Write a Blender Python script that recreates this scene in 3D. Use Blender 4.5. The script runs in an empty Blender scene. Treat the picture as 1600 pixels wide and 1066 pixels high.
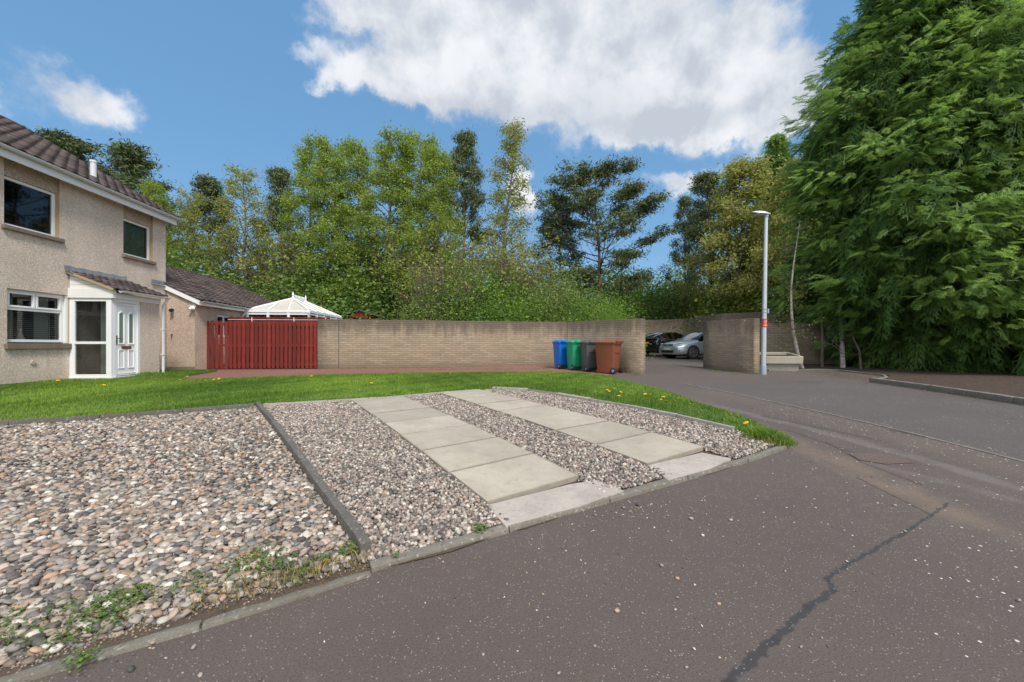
import bpy, bmesh, math, random
import numpy as np
from mathutils import Vector, Matrix
R = math.radians
random.seed(5)
RG = np.random.default_rng(5)
SC = bpy.context.scene
COL = SC.collection

# ------------------------------------------------------------------ camera, sky, sun, exposure
CAMZ = 1.35
F, CX, HY = 635.0, 800.0, 539.0           # focal length / centre / horizon measured in the 1600 px photograph
cam = bpy.data.cameras.new('camera'); camo = bpy.data.objects.new('camera', cam); COL.objects.link(camo)
camo.location = (0, 0, CAMZ); camo.rotation_euler = (R(90), 0, 0)
cam.sensor_width = 36; cam.lens = 36*F/1600; cam.shift_y = 6/1600
cam.clip_start = 0.05; cam.clip_end = 2000
SC.camera = camo
SC.view_settings.view_transform = 'Standard'; SC.view_settings.look = 'None'
SC.view_settings.gamma = 1; SC.view_settings.exposure = 0.58
SC.cycles.use_denoising = True
SC.cycles.max_bounces = 6; SC.cycles.transparent_max_bounces = 12

SUN_EL, SUN_AZ = R(53), R(148)            # azimuth clockwise from +Y : behind the camera
sund = Vector((math.sin(SUN_AZ)*math.cos(SUN_EL), math.cos(SUN_AZ)*math.cos(SUN_EL), math.sin(SUN_EL)))
sl = bpy.data.lights.new('sun', 'SUN'); sl.energy = 2.6; sl.angle = R(14); sl.color = (1.0, .955, .89)
so = bpy.data.objects.new('sun', sl); COL.objects.link(so)
so.rotation_euler = (-sund).to_track_quat('-Z', 'Y').to_euler(); so.location = (0, 0, 30)

class NT:
    """tiny node helper"""
    def __init__(s, tree): s.t = tree; s.n = tree.nodes; s.l = tree.links
    def new(s, typ, **kw):
        n = s.n.new(typ)
        for k, v in kw.items(): setattr(n, k, v)
        return n
    def put(s, inp, v):
        if isinstance(v, bpy.types.NodeSocket): s.l.new(v, inp)
        elif isinstance(v, bpy.types.Node): s.l.new(v.outputs[0], inp)
        elif v is not None: inp.default_value = v
    def math(s, op, a, b=None, c=None, clamp=False):
        n = s.new('ShaderNodeMath', operation=op); n.use_clamp = clamp
        s.put(n.inputs[0], a); s.put(n.inputs[1], b)
        if c is not None: s.put(n.inputs[2], c)
        return n.outputs[0]
    def vmath(s, op, a, b=None, scale=None):
        n = s.new('ShaderNodeVectorMath', operation=op)
        s.put(n.inputs[0], a); s.put(n.inputs[1], b)
        if scale is not None: s.put(n.inputs[3], scale)
        return n.outputs[1] if op in ('LENGTH', 'DOT_PRODUCT', 'DISTANCE') else n.outputs[0]
    def noise(s, vec, scale, detail=4, rough=.55, col=False):
        n = s.new('ShaderNodeTexNoise'); s.put(n.inputs['Vector'], vec)
        n.inputs['Scale'].default_value = scale; n.inputs['Detail'].default_value = detail; n.inputs['Roughness'].default_value = rough
        return n.outputs['Color' if col else 'Fac']
    def mix(s, f, a, b, typ='MIX'):
        n = s.new('ShaderNodeMix', data_type='RGBA', blend_type=typ); n.clamp_factor = True
        s.put(n.inputs[0], f); s.put(n.inputs[6], a if not isinstance(a, tuple) else (*a[:3], 1)); s.put(n.inputs[7], b if not isinstance(b, tuple) else (*b[:3], 1))
        return n.outputs[2]
    def ss(s, v, a, b):                     # smoothstep a..b -> 0..1
        n = s.new('ShaderNodeMapRange', interpolation_type='SMOOTHSTEP')
        s.put(n.inputs[0], v); n.inputs[1].default_value = a; n.inputs[2].default_value = b
        return n.outputs[0]

def make_world():
    w = bpy.data.worlds.new('World'); SC.world = w; w.use_nodes = True
    T = NT(w.node_tree); T.n.clear()
    out = T.new('ShaderNodeOutputWorld'); bg = T.new('ShaderNodeBackground')
    sky = T.new('ShaderNodeTexSky', sky_type='NISHITA'); sky.sun_disc = False
    sky.sun_elevation = SUN_EL; sky.sun_rotation = SUN_AZ
    sky.air_density = 1.0; sky.dust_density = 0.1; sky.ozone_density = 1.2
    hs = T.new('ShaderNodeHueSaturation'); T.put(hs.inputs['Color'], sky.outputs[0]); hs.inputs['Saturation'].default_value = 1.0; hs.inputs['Value'].default_value = 1.0
    d = T.new('ShaderNodeTexCoord').outputs['Generated']
    nz = T.noise(d, 5.0, 6, .6, True)
    nz2 = T.noise(d, 22.0, 5, .6, True)
    off = T.vmath('SCALE', T.vmath('SUBTRACT', nz, (.5, .5, .5)), scale=.17)
    off2 = T.vmath('SCALE', T.vmath('SUBTRACT', nz2, (.5, .5, .5)), scale=.06)
    v = T.vmath('NORMALIZE', T.vmath('ADD', T.vmath('ADD', d, off), off2))
    # clouds: px, py, half width, half height (degrees-ish, from the photograph), weight
    blobs = [(138,146,58,40,1.05),(-22,140,26,20,.8),(560,20,60,26,.8),(680,25,110,42,1.1),(820,50,150,52,1.2),(980,50,130,60,1.1),(1090,100,90,42,1.0),(1190,150,62,52,1.1),
             (585,125,62,20,.85),(650,160,70,18,.9),(700,110,90,30,.7),(790,120,130,48,1.1),(900,160,140,34,1.1),(1040,170,120,40,1.2),(1150,205,90,26,1.1),(1010,215,90,16,.7),(520,140,30,14,.6),
             (818,292,22,36,1.4),(1060,293,42,18,1.2),(1190,30,60,30,.5),(490,75,40,16,.5),(1290,160,40,24,.6),(980,10,110,30,.8)]
    tot = None
    for (px, py, a, b, wt) in blobs:
        c = Vector(((px-CX)/F, 1, (HY-py)/F)); ln = c.length; c.normalize()
        right = Vector((c.y, -c.x, 0)).normalized(); up = right.cross(c)
        fx = F*ln*ln/1.0; ra = a/F/ln; rb = b/F/ln*.95
        dx = T.math('DIVIDE', T.vmath('DOT_PRODUCT', v, tuple(right)), ra)
        dy = T.math('DIVIDE', T.vmath('DOT_PRODUCT', v, tuple(up)), rb)
        r2 = T.math('ADD', T.math('MULTIPLY', dx, dx), T.math('MULTIPLY', dy, dy))
        front = T.ss(T.vmath('DOT_PRODUCT', v, tuple(c)), .3, .6)
        m = T.math('MULTIPLY', T.math('MULTIPLY', T.math('POWER', 2.718, T.math('MULTIPLY', r2, -.9)), wt), front)
        tot = m if tot is None else T.math('ADD', tot, m)
    # unseen clouds added behind and beside the viewer for their ambient light
    sep = T.new('ShaderNodeSeparateXYZ'); T.put(sep.inputs[0], d)
    behind = T.ss(sep.outputs[1], .25, -.25)
    gen = T.math('MULTIPLY', T.ss(T.noise(d, 2.2, 6, .6), .36, .52), behind)
    tot = T.math('ADD', tot, gen)
    edge = T.math('ADD', tot, T.math('MULTIPLY', T.math('SUBTRACT', T.noise(T.vmath('ADD', d, off2), 8.0, 9, .62), .5), 1.05))
    mask = T.ss(edge, .22, .98)
    # cloud shading: bright billows, grey undersides
    g1 = T.math('ADD', T.math('MULTIPLY', T.noise(d, 5.0, 5, .55), .6), T.math('MULTIPLY', T.noise(d, 15.0, 6, .6), .4))
    gsh = None
    for (px, py, a, b) in [(850,165,260,38),(760,185,160,26),(1090,190,160,22),(980,205,170,22)]:
        c = Vector(((px-CX)/F, 1, (HY-py)/F)); ln = c.length; c.normalize()
        right = Vector((c.y, -c.x, 0)).normalized(); up = right.cross(c)
        dx = T.math('DIVIDE', T.vmath('DOT_PRODUCT', v, tuple(right)), a/F/ln)
        dy = T.math('DIVIDE', T.vmath('DOT_PRODUCT', v, tuple(up)), b/F/ln)
        m = T.math('POWER', 2.718, T.math('MULTIPLY', T.math('ADD', T.math('MULTIPLY', dx, dx), T.math('MULTIPLY', dy, dy)), -.9))
        gsh = m if gsh is None else T.math('ADD', gsh, m)
    f = T.math('ADD', T.ss(g1, .34, .60), T.math('MULTIPLY', gsh, -.42), clamp=True)
    ccol = T.mix(f, (.375, .41, .465), (.61, .625, .65))
    ccol = T.vmath('SCALE', ccol, scale=T.math('ADD', T.math('MULTIPLY', behind, .75), 1.0))   # unseen clouds behind the viewer boosted to add fill light
    skyc = T.vmath('SCALE', hs.outputs[0], scale=SKY_STR)
    tintn = T.new('ShaderNodeMix', data_type='RGBA', blend_type='MULTIPLY'); tintn.inputs[0].default_value = 1
    T.put(tintn.inputs[6], skyc); tintn.inputs[7].default_value = (1.0, 1.06, 1.0, 1)
    veil = T.mix(.6, tintn.outputs[2], (.112, .28, .515))       # even pale blue haze mixed into the sky colour to flatten it
    col = T.mix(mask, veil, ccol)
    T.put(bg.inputs[0], col); bg.inputs[1].default_value = 1.0
    T.l.new(bg.outputs[0], out.inputs[0])
SKY_STR = 0.092
make_world()

# ------------------------------------------------------------------ ground height and pixel -> ground
DT = [(-30,1.36),(1,1.33),(2,1.27),(3,1.2),(4,1.12),(5,1.06),(6,1.02),(8,.97),(10,.95),(12.8,.93),(14.7,.88),(16.2,.845),(18,.79),(20.5,.72),(26,.65),(60,.4),(400,-1.0)]
_x = np.array([a for a, b in DT]); _d = np.array([b for a, b in DT])
# rounded version of the table, sampled on fixed breakpoints so that every sheet bends at the same lines
BP = np.array([-30, 0.5] + list(np.arange(1, 16.01, .25)) + [17,18,19,20,21,22,24,26,30,36,45,60,100,200,400])
def _sm(y):
    return np.mean([np.interp(y+o, _x, _d) for o in np.linspace(-.6, .6, 7)], axis=0)
BD = _sm(BP)
def g(y): return CAMZ - np.interp(y, BP, BD)
def G(px, py, lift=0.0):
    lo, hi = .4, 390.
    t = py-HY
    for _ in range(60):
        m = .5*(lo+hi)
        if F*(CAMZ-float(g(m))-lift)/m > t: lo = m
        else: hi = m
    return ((px-CX)/F*m, m)
def at(px, Y): return ((px-CX)/F*Y, Y)

# ------------------------------------------------------------------ objects
def link(o, parent=None):
    COL.objects.link(o)
    if parent is not None: o.parent = parent
    return o
def tag(o, label=None, cat=None, group=None, kind=None):
    if label: o['label'] = label
    if cat: o['category'] = cat
    if group: o['group'] = group
    if kind: o['kind'] = kind
    return o
def empty(name, loc, rz=0, label=None, cat=None, group=None):
    o = bpy.data.objects.new(name, None); o.location = loc; o.rotation_euler = (0, 0, rz); o.empty_display_size = .3
    link(o); return tag(o, label, cat, group)
def copy_tree(o, parent=None):
    c = o.copy(); link(c, parent)
    for ch in [x for x in COL.objects if x.parent == o]: 
        copy_tree(ch, c)
    return c
def big(name, V, FC, mat, parent=None, col=None, smooth=False, uv=None):
    """mesh from numpy arrays; FC is (m,k)"""
    V = np.asarray(V, dtype=np.float32); FC = np.asarray(FC, dtype=np.int32)
    me = bpy.data.meshes.new(name); n, m, k = len(V), len(FC), FC.shape[1]
    me.vertices.add(n); me.vertices.foreach_set('co', V.ravel())
    me.loops.add(m*k); me.loops.foreach_set('vertex_index', FC.ravel())
    me.polygons.add(m); me.polygons.foreach_set('loop_start', np.arange(m, dtype=np.int32)*k)
    me.polygons.foreach_set('loop_total', np.full(m, k, dtype=np.int32))
    if smooth: me.polygons.foreach_set('use_smooth', np.ones(m, dtype=bool))
    if col is not None:
        col = np.asarray(col, dtype=np.float32)
        if col.ndim == 1: col = np.stack([col, col, col], 1)
        a = me.color_attributes.new('tint', 'FLOAT_COLOR', 'POINT')
        a.data.foreach_set('color', np.concatenate([col, np.ones((n, 1), np.float32)], 1).ravel())
    if uv is not None:
        l = me.uv_layers.new(name='UVMap'); l.data.foreach_set('uv', np.asarray(uv, dtype=np.float32).ravel())
    me.update(calc_edges=True); me.materials.append(mat)
    return link(bpy.data.objects.new(name, me), parent)

class MB:
    def __init__(s): s.v = []; s.f = []
    def add(s, vs, fs):
        b = len(s.v); s.v += [tuple(v) for v in vs]; s.f += [tuple(i+b for i in f) for f in fs]; return s
    def box(s, c, size, rz=0, M=None):
        x, y, z = [k/2 for k in size]
        vs = [Vector((a*x, b*y, cc*z)) for a in (-1, 1) for b in (-1, 1) for cc in (-1, 1)]
        m = M if M is not None else Matrix.Rotation(rz, 3, 'Z')
        vs = [m @ v + Vector(c) for v in vs]
        return s.add(vs, [(0,1,3,2),(4,6,7,5),(0,4,5,1),(2,3,7,6),(0,2,6,4),(1,5,7,3)])
    def b2(s, lo, hi):
        return s.box([(a+b)/2 for a, b in zip(lo, hi)], [abs(b-a) for a, b in zip(lo, hi)])
    def tube(s, pts, rad, n=8, cap=True):
        pts = [Vector(p) for p in pts]; base = len(s.v)
        if not hasattr(rad, '__len__'): rad = [rad]*len(pts)
        ref = None
        for i, p in enumerate(pts):
            t = (pts[min(i+1, len(pts)-1)]-pts[max(i-1, 0)]).normalized()
            if ref is None: ref = t.orthogonal().normalized()
            ref = (ref-t*ref.dot(t)).normalized(); b = t.cross(ref)
            for k in range(n):
                a = 2*math.pi*k/n; s.v.append(tuple(p+(ref*math.cos(a)+b*math.sin(a))*rad[i]))
        for i in range(len(pts)-1):
            for k in range(n):
                a = base+i*n+k; b2 = base+i*n+(k+1) % n
                s.f.append((a, b2, b2+n, a+n))
        if cap:
            s.f.append(tuple(base+k for k in reversed(range(n)))); s.f.append(tuple(base+(len(pts)-1)*n+k for k in range(n)))
        return s
    def quad(s, a, b, c, d): return s.add([a, b, c, d], [(0, 1, 2, 3)])
    def prism(s, poly, z0, z1):
        n = len(poly)
        vs = [(x, y, z0) for x, y in poly]+[(x, y, z1) for x, y in poly]
        return s.add(vs, [tuple(reversed(range(n))), tuple(range(n, 2*n))]+[(i, (i+1) % n, (i+1) % n+n, i+n) for i in range(n)])
    def build(s, name, mat, parent=None, bevel=0, smooth=False, segs=2):
        me = bpy.data.meshes.new(name); me.from_pydata(s.v, [], s.f)
        bm = bmesh.new(); bm.from_mesh(me)
        bmesh.ops.recalc_face_normals(bm, faces=bm.faces)
        if bevel:
            es = [e for e in bm.edges if len(e.link_faces) == 2 and e.calc_face_angle(0) > .6]
            bmesh.ops.bevel(bm, geom=es, offset=bevel, segments=segs, affect='EDGES', profile=.6, clamp_overlap=True)
        bm.to_mesh(me); bm.free()
        if smooth:
            me.polygons.foreach_set('use_smooth', np.ones(len(me.polygons), dtype=bool))
            me.set_sharp_from_angle(angle=R(38))
        me.materials.append(mat); me.update()
        return link(bpy.data.objects.new(name, me), parent)

# ------------------------------------------------------------------ materials
def s2l(c): return tuple(((x/255)/12.92 if x/255 <= .04045 else ((x/255+.055)/1.055)**2.4) for x in c)
def mat(name, rough=.7, **kw):
    m = bpy.data.materials.new(name); m.use_nodes = True
    T = NT(m.node_tree); b = T.n['Principled BSDF']; b.inputs['Roughness'].default_value = rough
    for k, v in kw.items(): b.inputs[k.replace('_', ' ')].default_value = v
    return m, T, b
def bump(T, b, h, dist=.01, strength=.6):
    n = T.new('ShaderNodeBump'); T.put(n.inputs['Height'], h); n.inputs['Distance'].default_value = dist; n.inputs['Strength'].default_value = strength
    T.l.new(n.outputs[0], b.inputs['Normal'])
def simple(name, col, rough=.6, var=.12, scale=6, bmp=0, bscale=40, **kw):
    m, T, b = mat(name, rough, **kw)
    o = T.new('ShaderNodeTexCoord').outputs['Object']
    n = T.noise(o, scale, 5, .6)
    a = tuple(c*(1-var) for c in col); c2 = tuple(min(1, c*(1+var)) for c in col)
    T.put(b.inputs['Base Color'], T.mix(n, a, c2))
    if bmp: bump(T, b, T.noise(o, bscale, 3), bmp, .7)
    return m

def seg_dist(T, p, A, B):
    A = Vector((*A, 0)); B = Vector((*B, 0)); L = (B-A).length; d = (B-A)/L
    q = T.vmath('SUBTRACT', p, tuple(A))
    t = T.math('MINIMUM', T.math('MAXIMUM', T.vmath('DOT_PRODUCT', q, tuple(d)), 0.0), L)
    n = T.new('ShaderNodeVectorMath', operation='SCALE'); n.inputs[0].default_value = tuple(d); T.put(n.inputs[3], t)
    return T.vmath('DISTANCE', q, n.outputs[0])

def asphalt(name, base, fleck=.5, grit=1.0, stains=False):
    m, T, b = mat(name, .88)
    o = T.new('ShaderNodeTexCoord').outputs['Object']
    sx = T.new('ShaderNodeSeparateXYZ'); T.put(sx.inputs[0], o)
    cb = T.new('ShaderNodeCombineXYZ'); T.put(cb.inputs[0], sx.outputs[0]); T.put(cb.inputs[1], sx.outputs[1])
    p = cb.outputs[0]
    big_n = T.noise(p, .6, 5, .6); mid = T.noise(p, 3.5, 6, .65); fine = T.noise(p, 110, 3, .6); fine2 = T.noise(p, 320, 2, .5)
    c = T.mix(T.ss(big_n, .3, .7), tuple(x*.86 for x in base), tuple(x*1.12 for x in base))
    c = T.mix(T.ss(mid, .35, .7), c, tuple(x*y for x, y in zip(base, (1.02, .98, .96))))
    c = T.mix(T.math('MULTIPLY', T.ss(fine, .45, .62), .55), c, tuple(x*.45 for x in base))
    c = T.mix(T.math('MULTIPLY', T.ss(fine2, .56, .7), .5), c, tuple(x*1.8 for x in base))
    pit = T.noise(p, 26, 5, .75); c = T.mix(T.math('MULTIPLY', T.ss(pit, .60, .70), .6), c, tuple(x*.5 for x in base))
    dust = T.noise(p, 5.5, 8, .75); c = T.mix(T.math('MULTIPLY', T.ss(dust, .52, .75), .38), c, tuple(x*1.55 for x in base))
    if stains:
        wob = T.vmath('SCALE', T.vmath('SUBTRACT', T.noise(p, 2.2, 5, .6, True), (.5, .5, .5)), scale=.35)
        wob2 = T.vmath('SCALE', T.vmath('SUBTRACT', T.noise(p, 16, 4, .6, True), (.5, .5, .5)), scale=.05)
        pw = T.vmath('ADD', p, wob); pf = T.vmath('ADD', p, wob2)
        # sandy silt in the shallow channel, worn pale wheel tracks
        for (A, B, w, cc, k) in [(G(1235,692), G(1500,805), .20, (.155,.112,.082), .75), (G(1500,805), G(1660,870), .13, (.15,.11,.085), .35),
                                 (G(1000,603), G(1235,692), .22, (.135,.10,.082), .6), (G(1080,625), G(1640,775), .10, (.155,.135,.125), .55), (G(1100,612), G(1600,735), .30, (.125,.093,.078), .5), (G(1300,640), G(1620,690), .12, (.13,.115,.105), .4),
                                 (G(1380,730), G(1560,775), .08, (.15,.13,.12), .4), (G(950,590), G(1100,628), .35, (.12,.088,.076), .5)]:
            msk = T.math('MULTIPLY', T.math('SUBTRACT', 1.0, T.ss(seg_dist(T, pw, A, B), w*.35, w*1.5)), k)
            c = T.mix(T.math('MULTIPLY', msk, T.ss(mid, .2, .6)), c, cc)
        # damp dark marks
        for (A, B, w, k) in [(G(1405,674), G(1450,682), .10, .6), (G(1485,673), G(1525,678), .09, .5), (G(1190,650), G(1380,690), .045, .5), (G(1230,672), G(1330,707), .03, .55),(G(1120,600),G(1280,597),.12,.45)]:
            msk = T.math('MULTIPLY', T.math('SUBTRACT', 1.0, T.ss(seg_dist(T, pf, A, B), w*.5, w*1.5)), k)
            c = T.mix(msk, c, tuple(x*.45 for x in base))
        # tarred seam and hairline joints
        sealn = T.noise(p, 30, 5, .7)
        pts = [G(1482,786), G(1425,826), G(1378,852), G(1300,897), G(1292,905), G(1303,922), G(1262,950), G(1210,1000), G(1135,1066), (.62, .9)]
        for i in range(len(pts)-1):
            w = .010+.0014*i
            msk = T.math('SUBTRACT', 1.0, T.ss(T.math('ADD', seg_dist(T, pf, pts[i], pts[i+1]), T.math('MULTIPLY', T.math('SUBTRACT', sealn, .5), .05)), w*.7, w*1.25))
            c = T.mix(T.math('MULTIPLY', msk, .8), c, (.028, .029, .032))
        for (A, B) in [(G(1338,746), G(1452,803)), (G(1290,690), G(1345,722)), (G(1345,722), G(1440,758))]:
            msk = T.math('SUBTRACT', 1.0, T.ss(seg_dist(T, pf, A, B), .004, .016))
            c = T.mix(T.math('MULTIPLY', msk, .75), c, (.03, .024, .02))
    # pale chippings
    vo = T.new('ShaderNodeTexVoronoi', feature='F1'); T.put(vo.inputs['Vector'], p); vo.inputs['Scale'].default_value = 42
    vo.inputs['Randomness'].default_value = 1
    rr = T.new('ShaderNodeSeparateColor'); T.put(rr.inputs[0], vo.outputs['Color'])
    dens = T.ss(T.noise(p, .75, 4, .6), .46, .68)
    if stains:
        sx3 = T.new('ShaderNodeSeparateXYZ'); T.put(sx3.inputs[0], p)
        line = T.math('SUBTRACT', sx3.outputs[0], T.math('MULTIPLY', sx3.outputs[1], .42))
        dens = T.math('MULTIPLY', dens, T.math('ADD', T.ss(line, .3, 1.3), .07), clamp=True)
        dens = T.math('MAXIMUM', dens, T.math('MULTIPLY', T.ss(line, .6, 2.0), .24))
    pick = T.math('LESS_THAN', rr.outputs[0], T.math('MULTIPLY', dens, .55*fleck))
    size = T.math('MULTIPLY', rr.outputs[1], .24)
    spot = T.math('MULTIPLY', pick, T.math('LESS_THAN', vo.outputs['Distance'], T.math('ADD', size, .08)))
    c = T.mix(T.math('MULTIPLY', spot, .9), c, (.62, .58, .52))
    vo2 = T.new('ShaderNodeTexVoronoi', feature='F1'); T.put(vo2.inputs['Vector'], p); vo2.inputs['Scale'].default_value = 95
    r2 = T.new('ShaderNodeSeparateColor'); T.put(r2.inputs[0], vo2.outputs['Color'])
    sp2 = T.math('MULTIPLY', T.math('LESS_THAN', r2.outputs[0], .13), T.math('LESS_THAN', vo2.outputs['Distance'], .3))
    c = T.mix(T.math('MULTIPLY', sp2, .6), c, (.34, .31, .28))
    T.put(b.inputs['Base Color'], c)
    h = T.math('ADD', T.math('MULTIPLY', fine, .6), T.math('MULTIPLY', fine2, .4))
    bump(T, b, h, .006*grit, .8)
    return m

def concrete(name, base, dirt=.5, lichen=0.0, scale=1.0):
    m, T, b = mat(name, .9)
    o = T.new('ShaderNodeTexCoord').outputs['Object']
    geo = T.new('ShaderNodeNewGeometry').outputs['Position']
    n1 = T.noise(geo, 2.3*scale, 6, .65); n2 = T.noise(geo, 14*scale, 5, .65); n3 = T.noise(geo, 150, 3, .6)
    c = T.mix(T.ss(n1, .3, .7), tuple(x*.85 for x in base), tuple(min(.9, x*1.1) for x in base))
    c = T.mix(T.math('MULTIPLY', T.ss(n2, .5, .72), dirt), c, tuple(x*y*.55 for x, y in zip(base, (1, .93, .82))))
    c = T.mix(T.math('MULTIPLY', T.ss(n3, .45, .65), .35), c, tuple(x*.6 for x in base))
    if lichen:
        n4 = T.noise(geo, 34, 3, .5); c = T.mix(T.math('MULTIPLY', T.ss(n4, .6, .68), lichen), c, (.42, .41, .36))
    T.put(b.inputs['Base Color'], c); bump(T, b, T.math('ADD', n3, T.math('MULTIPLY', n2, .6)), .004, .8)
    return m

def harling(name, base):
    m, T, b = mat(name, .92)
    o = T.new('ShaderNodeTexCoord').outputs['Object']
    sx = T.new('ShaderNodeSeparateXYZ'); T.put(sx.inputs[0], o)
    st = T.new('ShaderNodeMapping'); T.put(st.inputs[0], o); st.inputs['Scale'].default_value = (3.0, 3.0, .35)
    n1 = T.noise(o, .9, 5, .6); n2 = T.noise(st.outputs[0], 1.6, 5, .6)
    vo = T.new('ShaderNodeTexVoronoi', feature='F1'); T.put(vo.inputs['Vector'], o); vo.inputs['Scale'].default_value = 62
    rr = T.new('ShaderNodeSeparateColor'); T.put(rr.inputs[0], vo.outputs['Color'])
    c = T.mix(T.ss(n1, .3, .7), tuple(x*.88 for x in base), tuple(x*1.1 for x in base))
    c = T.mix(T.math('MULTIPLY', T.ss(n2, .45, .75), .4), c, tuple(x*y for x, y in zip(base, (.7, .66, .62))))
    c = T.mix(T.math('MULTIPLY', T.ss(rr.outputs[0], .2, .9), .55), c, tuple(x*.55 for x in base))
    c = T.mix(T.math('MULTIPLY', T.math('GREATER_THAN', rr.outputs[1], .8), .5), c, tuple(min(.8, x*1.7) for x in base))
    low = T.math('SUBTRACT', 1.0, T.ss(T.math('ADD', sx.outputs[2], T.math('MULTIPLY', n1, .4)), .1, .75))
    c = T.mix(T.math('MULTIPLY', low, .3), c, tuple(x*y for x, y in zip(base, (.6, .55, .5))))
    T.put(b.inputs['Base Color'], c)
    bump(T, b, T.math('SUBTRACT', 1.0, vo.outputs['Distance']), .012, .9)
    return m

def brickmat(name, base, top_dark=.6, H=1.8, mort=.62):
    m, T, b = mat(name, .93)
    uv = T.new('ShaderNodeUVMap').outputs[0]
    br = T.new('ShaderNodeTexBrick'); T.put(br.inputs['Vector'], uv)
    br.inputs['Scale'].default_value = 1.0; br.inputs['Brick Width'].default_value = .30; br.inputs['Row Height'].default_value = .075
    br.inputs['Mortar Size'].default_value = .010; br.inputs['Mortar Smooth'].default_value = .4; br.inputs['Bias'].default_value = 0
    br.inputs['Color1'].default_value = (*[x*.80 for x in base], 1); br.inputs['Color2'].default_value = (*[x*1.20 for x in base], 1)
    br.inputs['Mortar'].default_value = (*[x*mort for x in base], 1)
    geo = T.new('ShaderNodeNewGeometry').outputs['Position']
    sx = T.new('ShaderNodeSeparateXYZ'); T.put(sx.inputs[0], uv)
    st = T.new('ShaderNodeMapping'); T.put(st.inputs[0], uv); st.inputs['Scale'].default_value = (2.6, .5, 1)
    n1 = T.noise(uv, 1.4, 6, .62); n2 = T.noise(st.outputs[0], 1.5, 5, .65); n3 = T.noise(uv, 60, 4, .65); n4 = T.noise(uv, 7, 5, .65)
    c = T.mix(T.math('MULTIPLY', T.ss(n1, .35, .7), .5), br.outputs['Color'], tuple(x*y for x, y in zip(base, (1.12, 1.04, .92))))
    # sooty/algae staining that runs down from the coping
    tk = T.math('ADD', T.math('MULTIPLY', sx.outputs[1], 1/H), T.math('MULTIPLY', T.math('SUBTRACT', n2, .5), .75))
    c = T.mix(T.math('MULTIPLY', T.ss(tk, .58, .95), top_dark), c, tuple(x*y for x, y in zip(base, (.26, .26, .27))))
    c = T.mix(T.math('MULTIPLY', T.ss(n4, .55, .72), .35), c, tuple(x*.55 for x in base))
    # lime runs and pale scuffs
    sp = T.noise(T.vmath('MULTIPLY', uv, (1.0, .45, 1.0)), 8, 4, .7); c = T.mix(T.math('MULTIPLY', T.ss(sp, .67, .74), .75), c, (.55, .52, .46))
    c = T.mix(T.math('MULTIPLY', T.ss(n3, .5, .7), .4), c, tuple(x*.62 for x in base))
    foot = T.math('SUBTRACT', 1.0, T.ss(T.math('ADD', sx.outputs[1], T.math('MULTIPLY', n4, .15)), .1, .32))
    c = T.mix(T.math('MULTIPLY', foot, .45), c, tuple(x*y for x, y in zip(base, (.5, .48, .4))))
    T.put(b.inputs['Base Color'], c)
    bump(T, b, T.math('ADD', T.math('MULTIPLY', br.outputs['Fac'], -1.0), T.math('MULTIPLY', n3, .5)), .012, .9)
    return m

def leafmat(name, a, bcol, trans=.3, rough=.6, spec=.3):
    m, T, b = mat(name, rough); b.inputs['Specular IOR Level'].default_value = spec
    at_ = T.new('ShaderNodeAttribute', attribute_name='tint')
    rr = T.new('ShaderNodeSeparateColor'); T.put(rr.inputs[0], at_.outputs['Color'])
    c = T.mix(rr.outputs[0], a, bcol)
    T.put(b.inputs['Base Color'], c)
    tr = T.new('ShaderNodeBsdfTranslucent'); T.put(tr.inputs[0], T.mix(.5, c, bcol))
    mx = T.new('ShaderNodeMixShader'); mx.inputs[0].default_value = trans
    T.l.new(b.outputs[0], mx.inputs[1]); T.l.new(tr.outputs[0], mx.inputs[2])
    T.l.new(mx.outputs[0], T.n['Material Output'].inputs[0])
    return m
def attrmat(name, rough=.75, spec=.3, noise=.25, nscale=60):
    m, T, b = mat(name, rough); b.inputs['Specular IOR Level'].default_value = spec
    at_ = T.new('ShaderNodeAttribute', attribute_name='tint').outputs['Color']
    o = T.new('ShaderNodeTexCoord').outputs['Object']
    n = T.noise(o, nscale, 3, .6)
    k = T.mix(n, (1-noise*1.6,)*3, (1+noise,)*3)
    T.put(b.inputs['Base Color'], T.mix(1.0, at_, k, 'MULTIPLY'))
    bump(T, b, T.noise(o, nscale*4, 2), .0015, .5)
    return m
def glassmat(name, tint=(.75, .8, .8), refl=1.0, base_alpha=.82):
    m = bpy.data.materials.new(name); m.use_nodes = True; T = NT(m.node_tree); T.n.clear()
    out = T.new('ShaderNodeOutputMaterial'); tr = T.new('ShaderNodeBsdfTransparent'); tr.inputs[0].default_value = (*tint, 1)
    gl = T.new('ShaderNodeBsdfGlossy'); gl.inputs['Roughness'].default_value = .02
    fr = T.new('ShaderNodeFresnel'); fr.inputs[0].default_value = 1.55
    mx = T.new('ShaderNodeMixShader'); T.put(mx.inputs[0], T.math('MULTIPLY', T.math('ADD', fr.outputs[0], .04), refl, clamp=True))
    T.l.new(tr.outputs[0], mx.inputs[1]); T.l.new(gl.outputs[0], mx.inputs[2]); T.l.new(mx.outputs[0], out.inputs[0])
    return m
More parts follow.
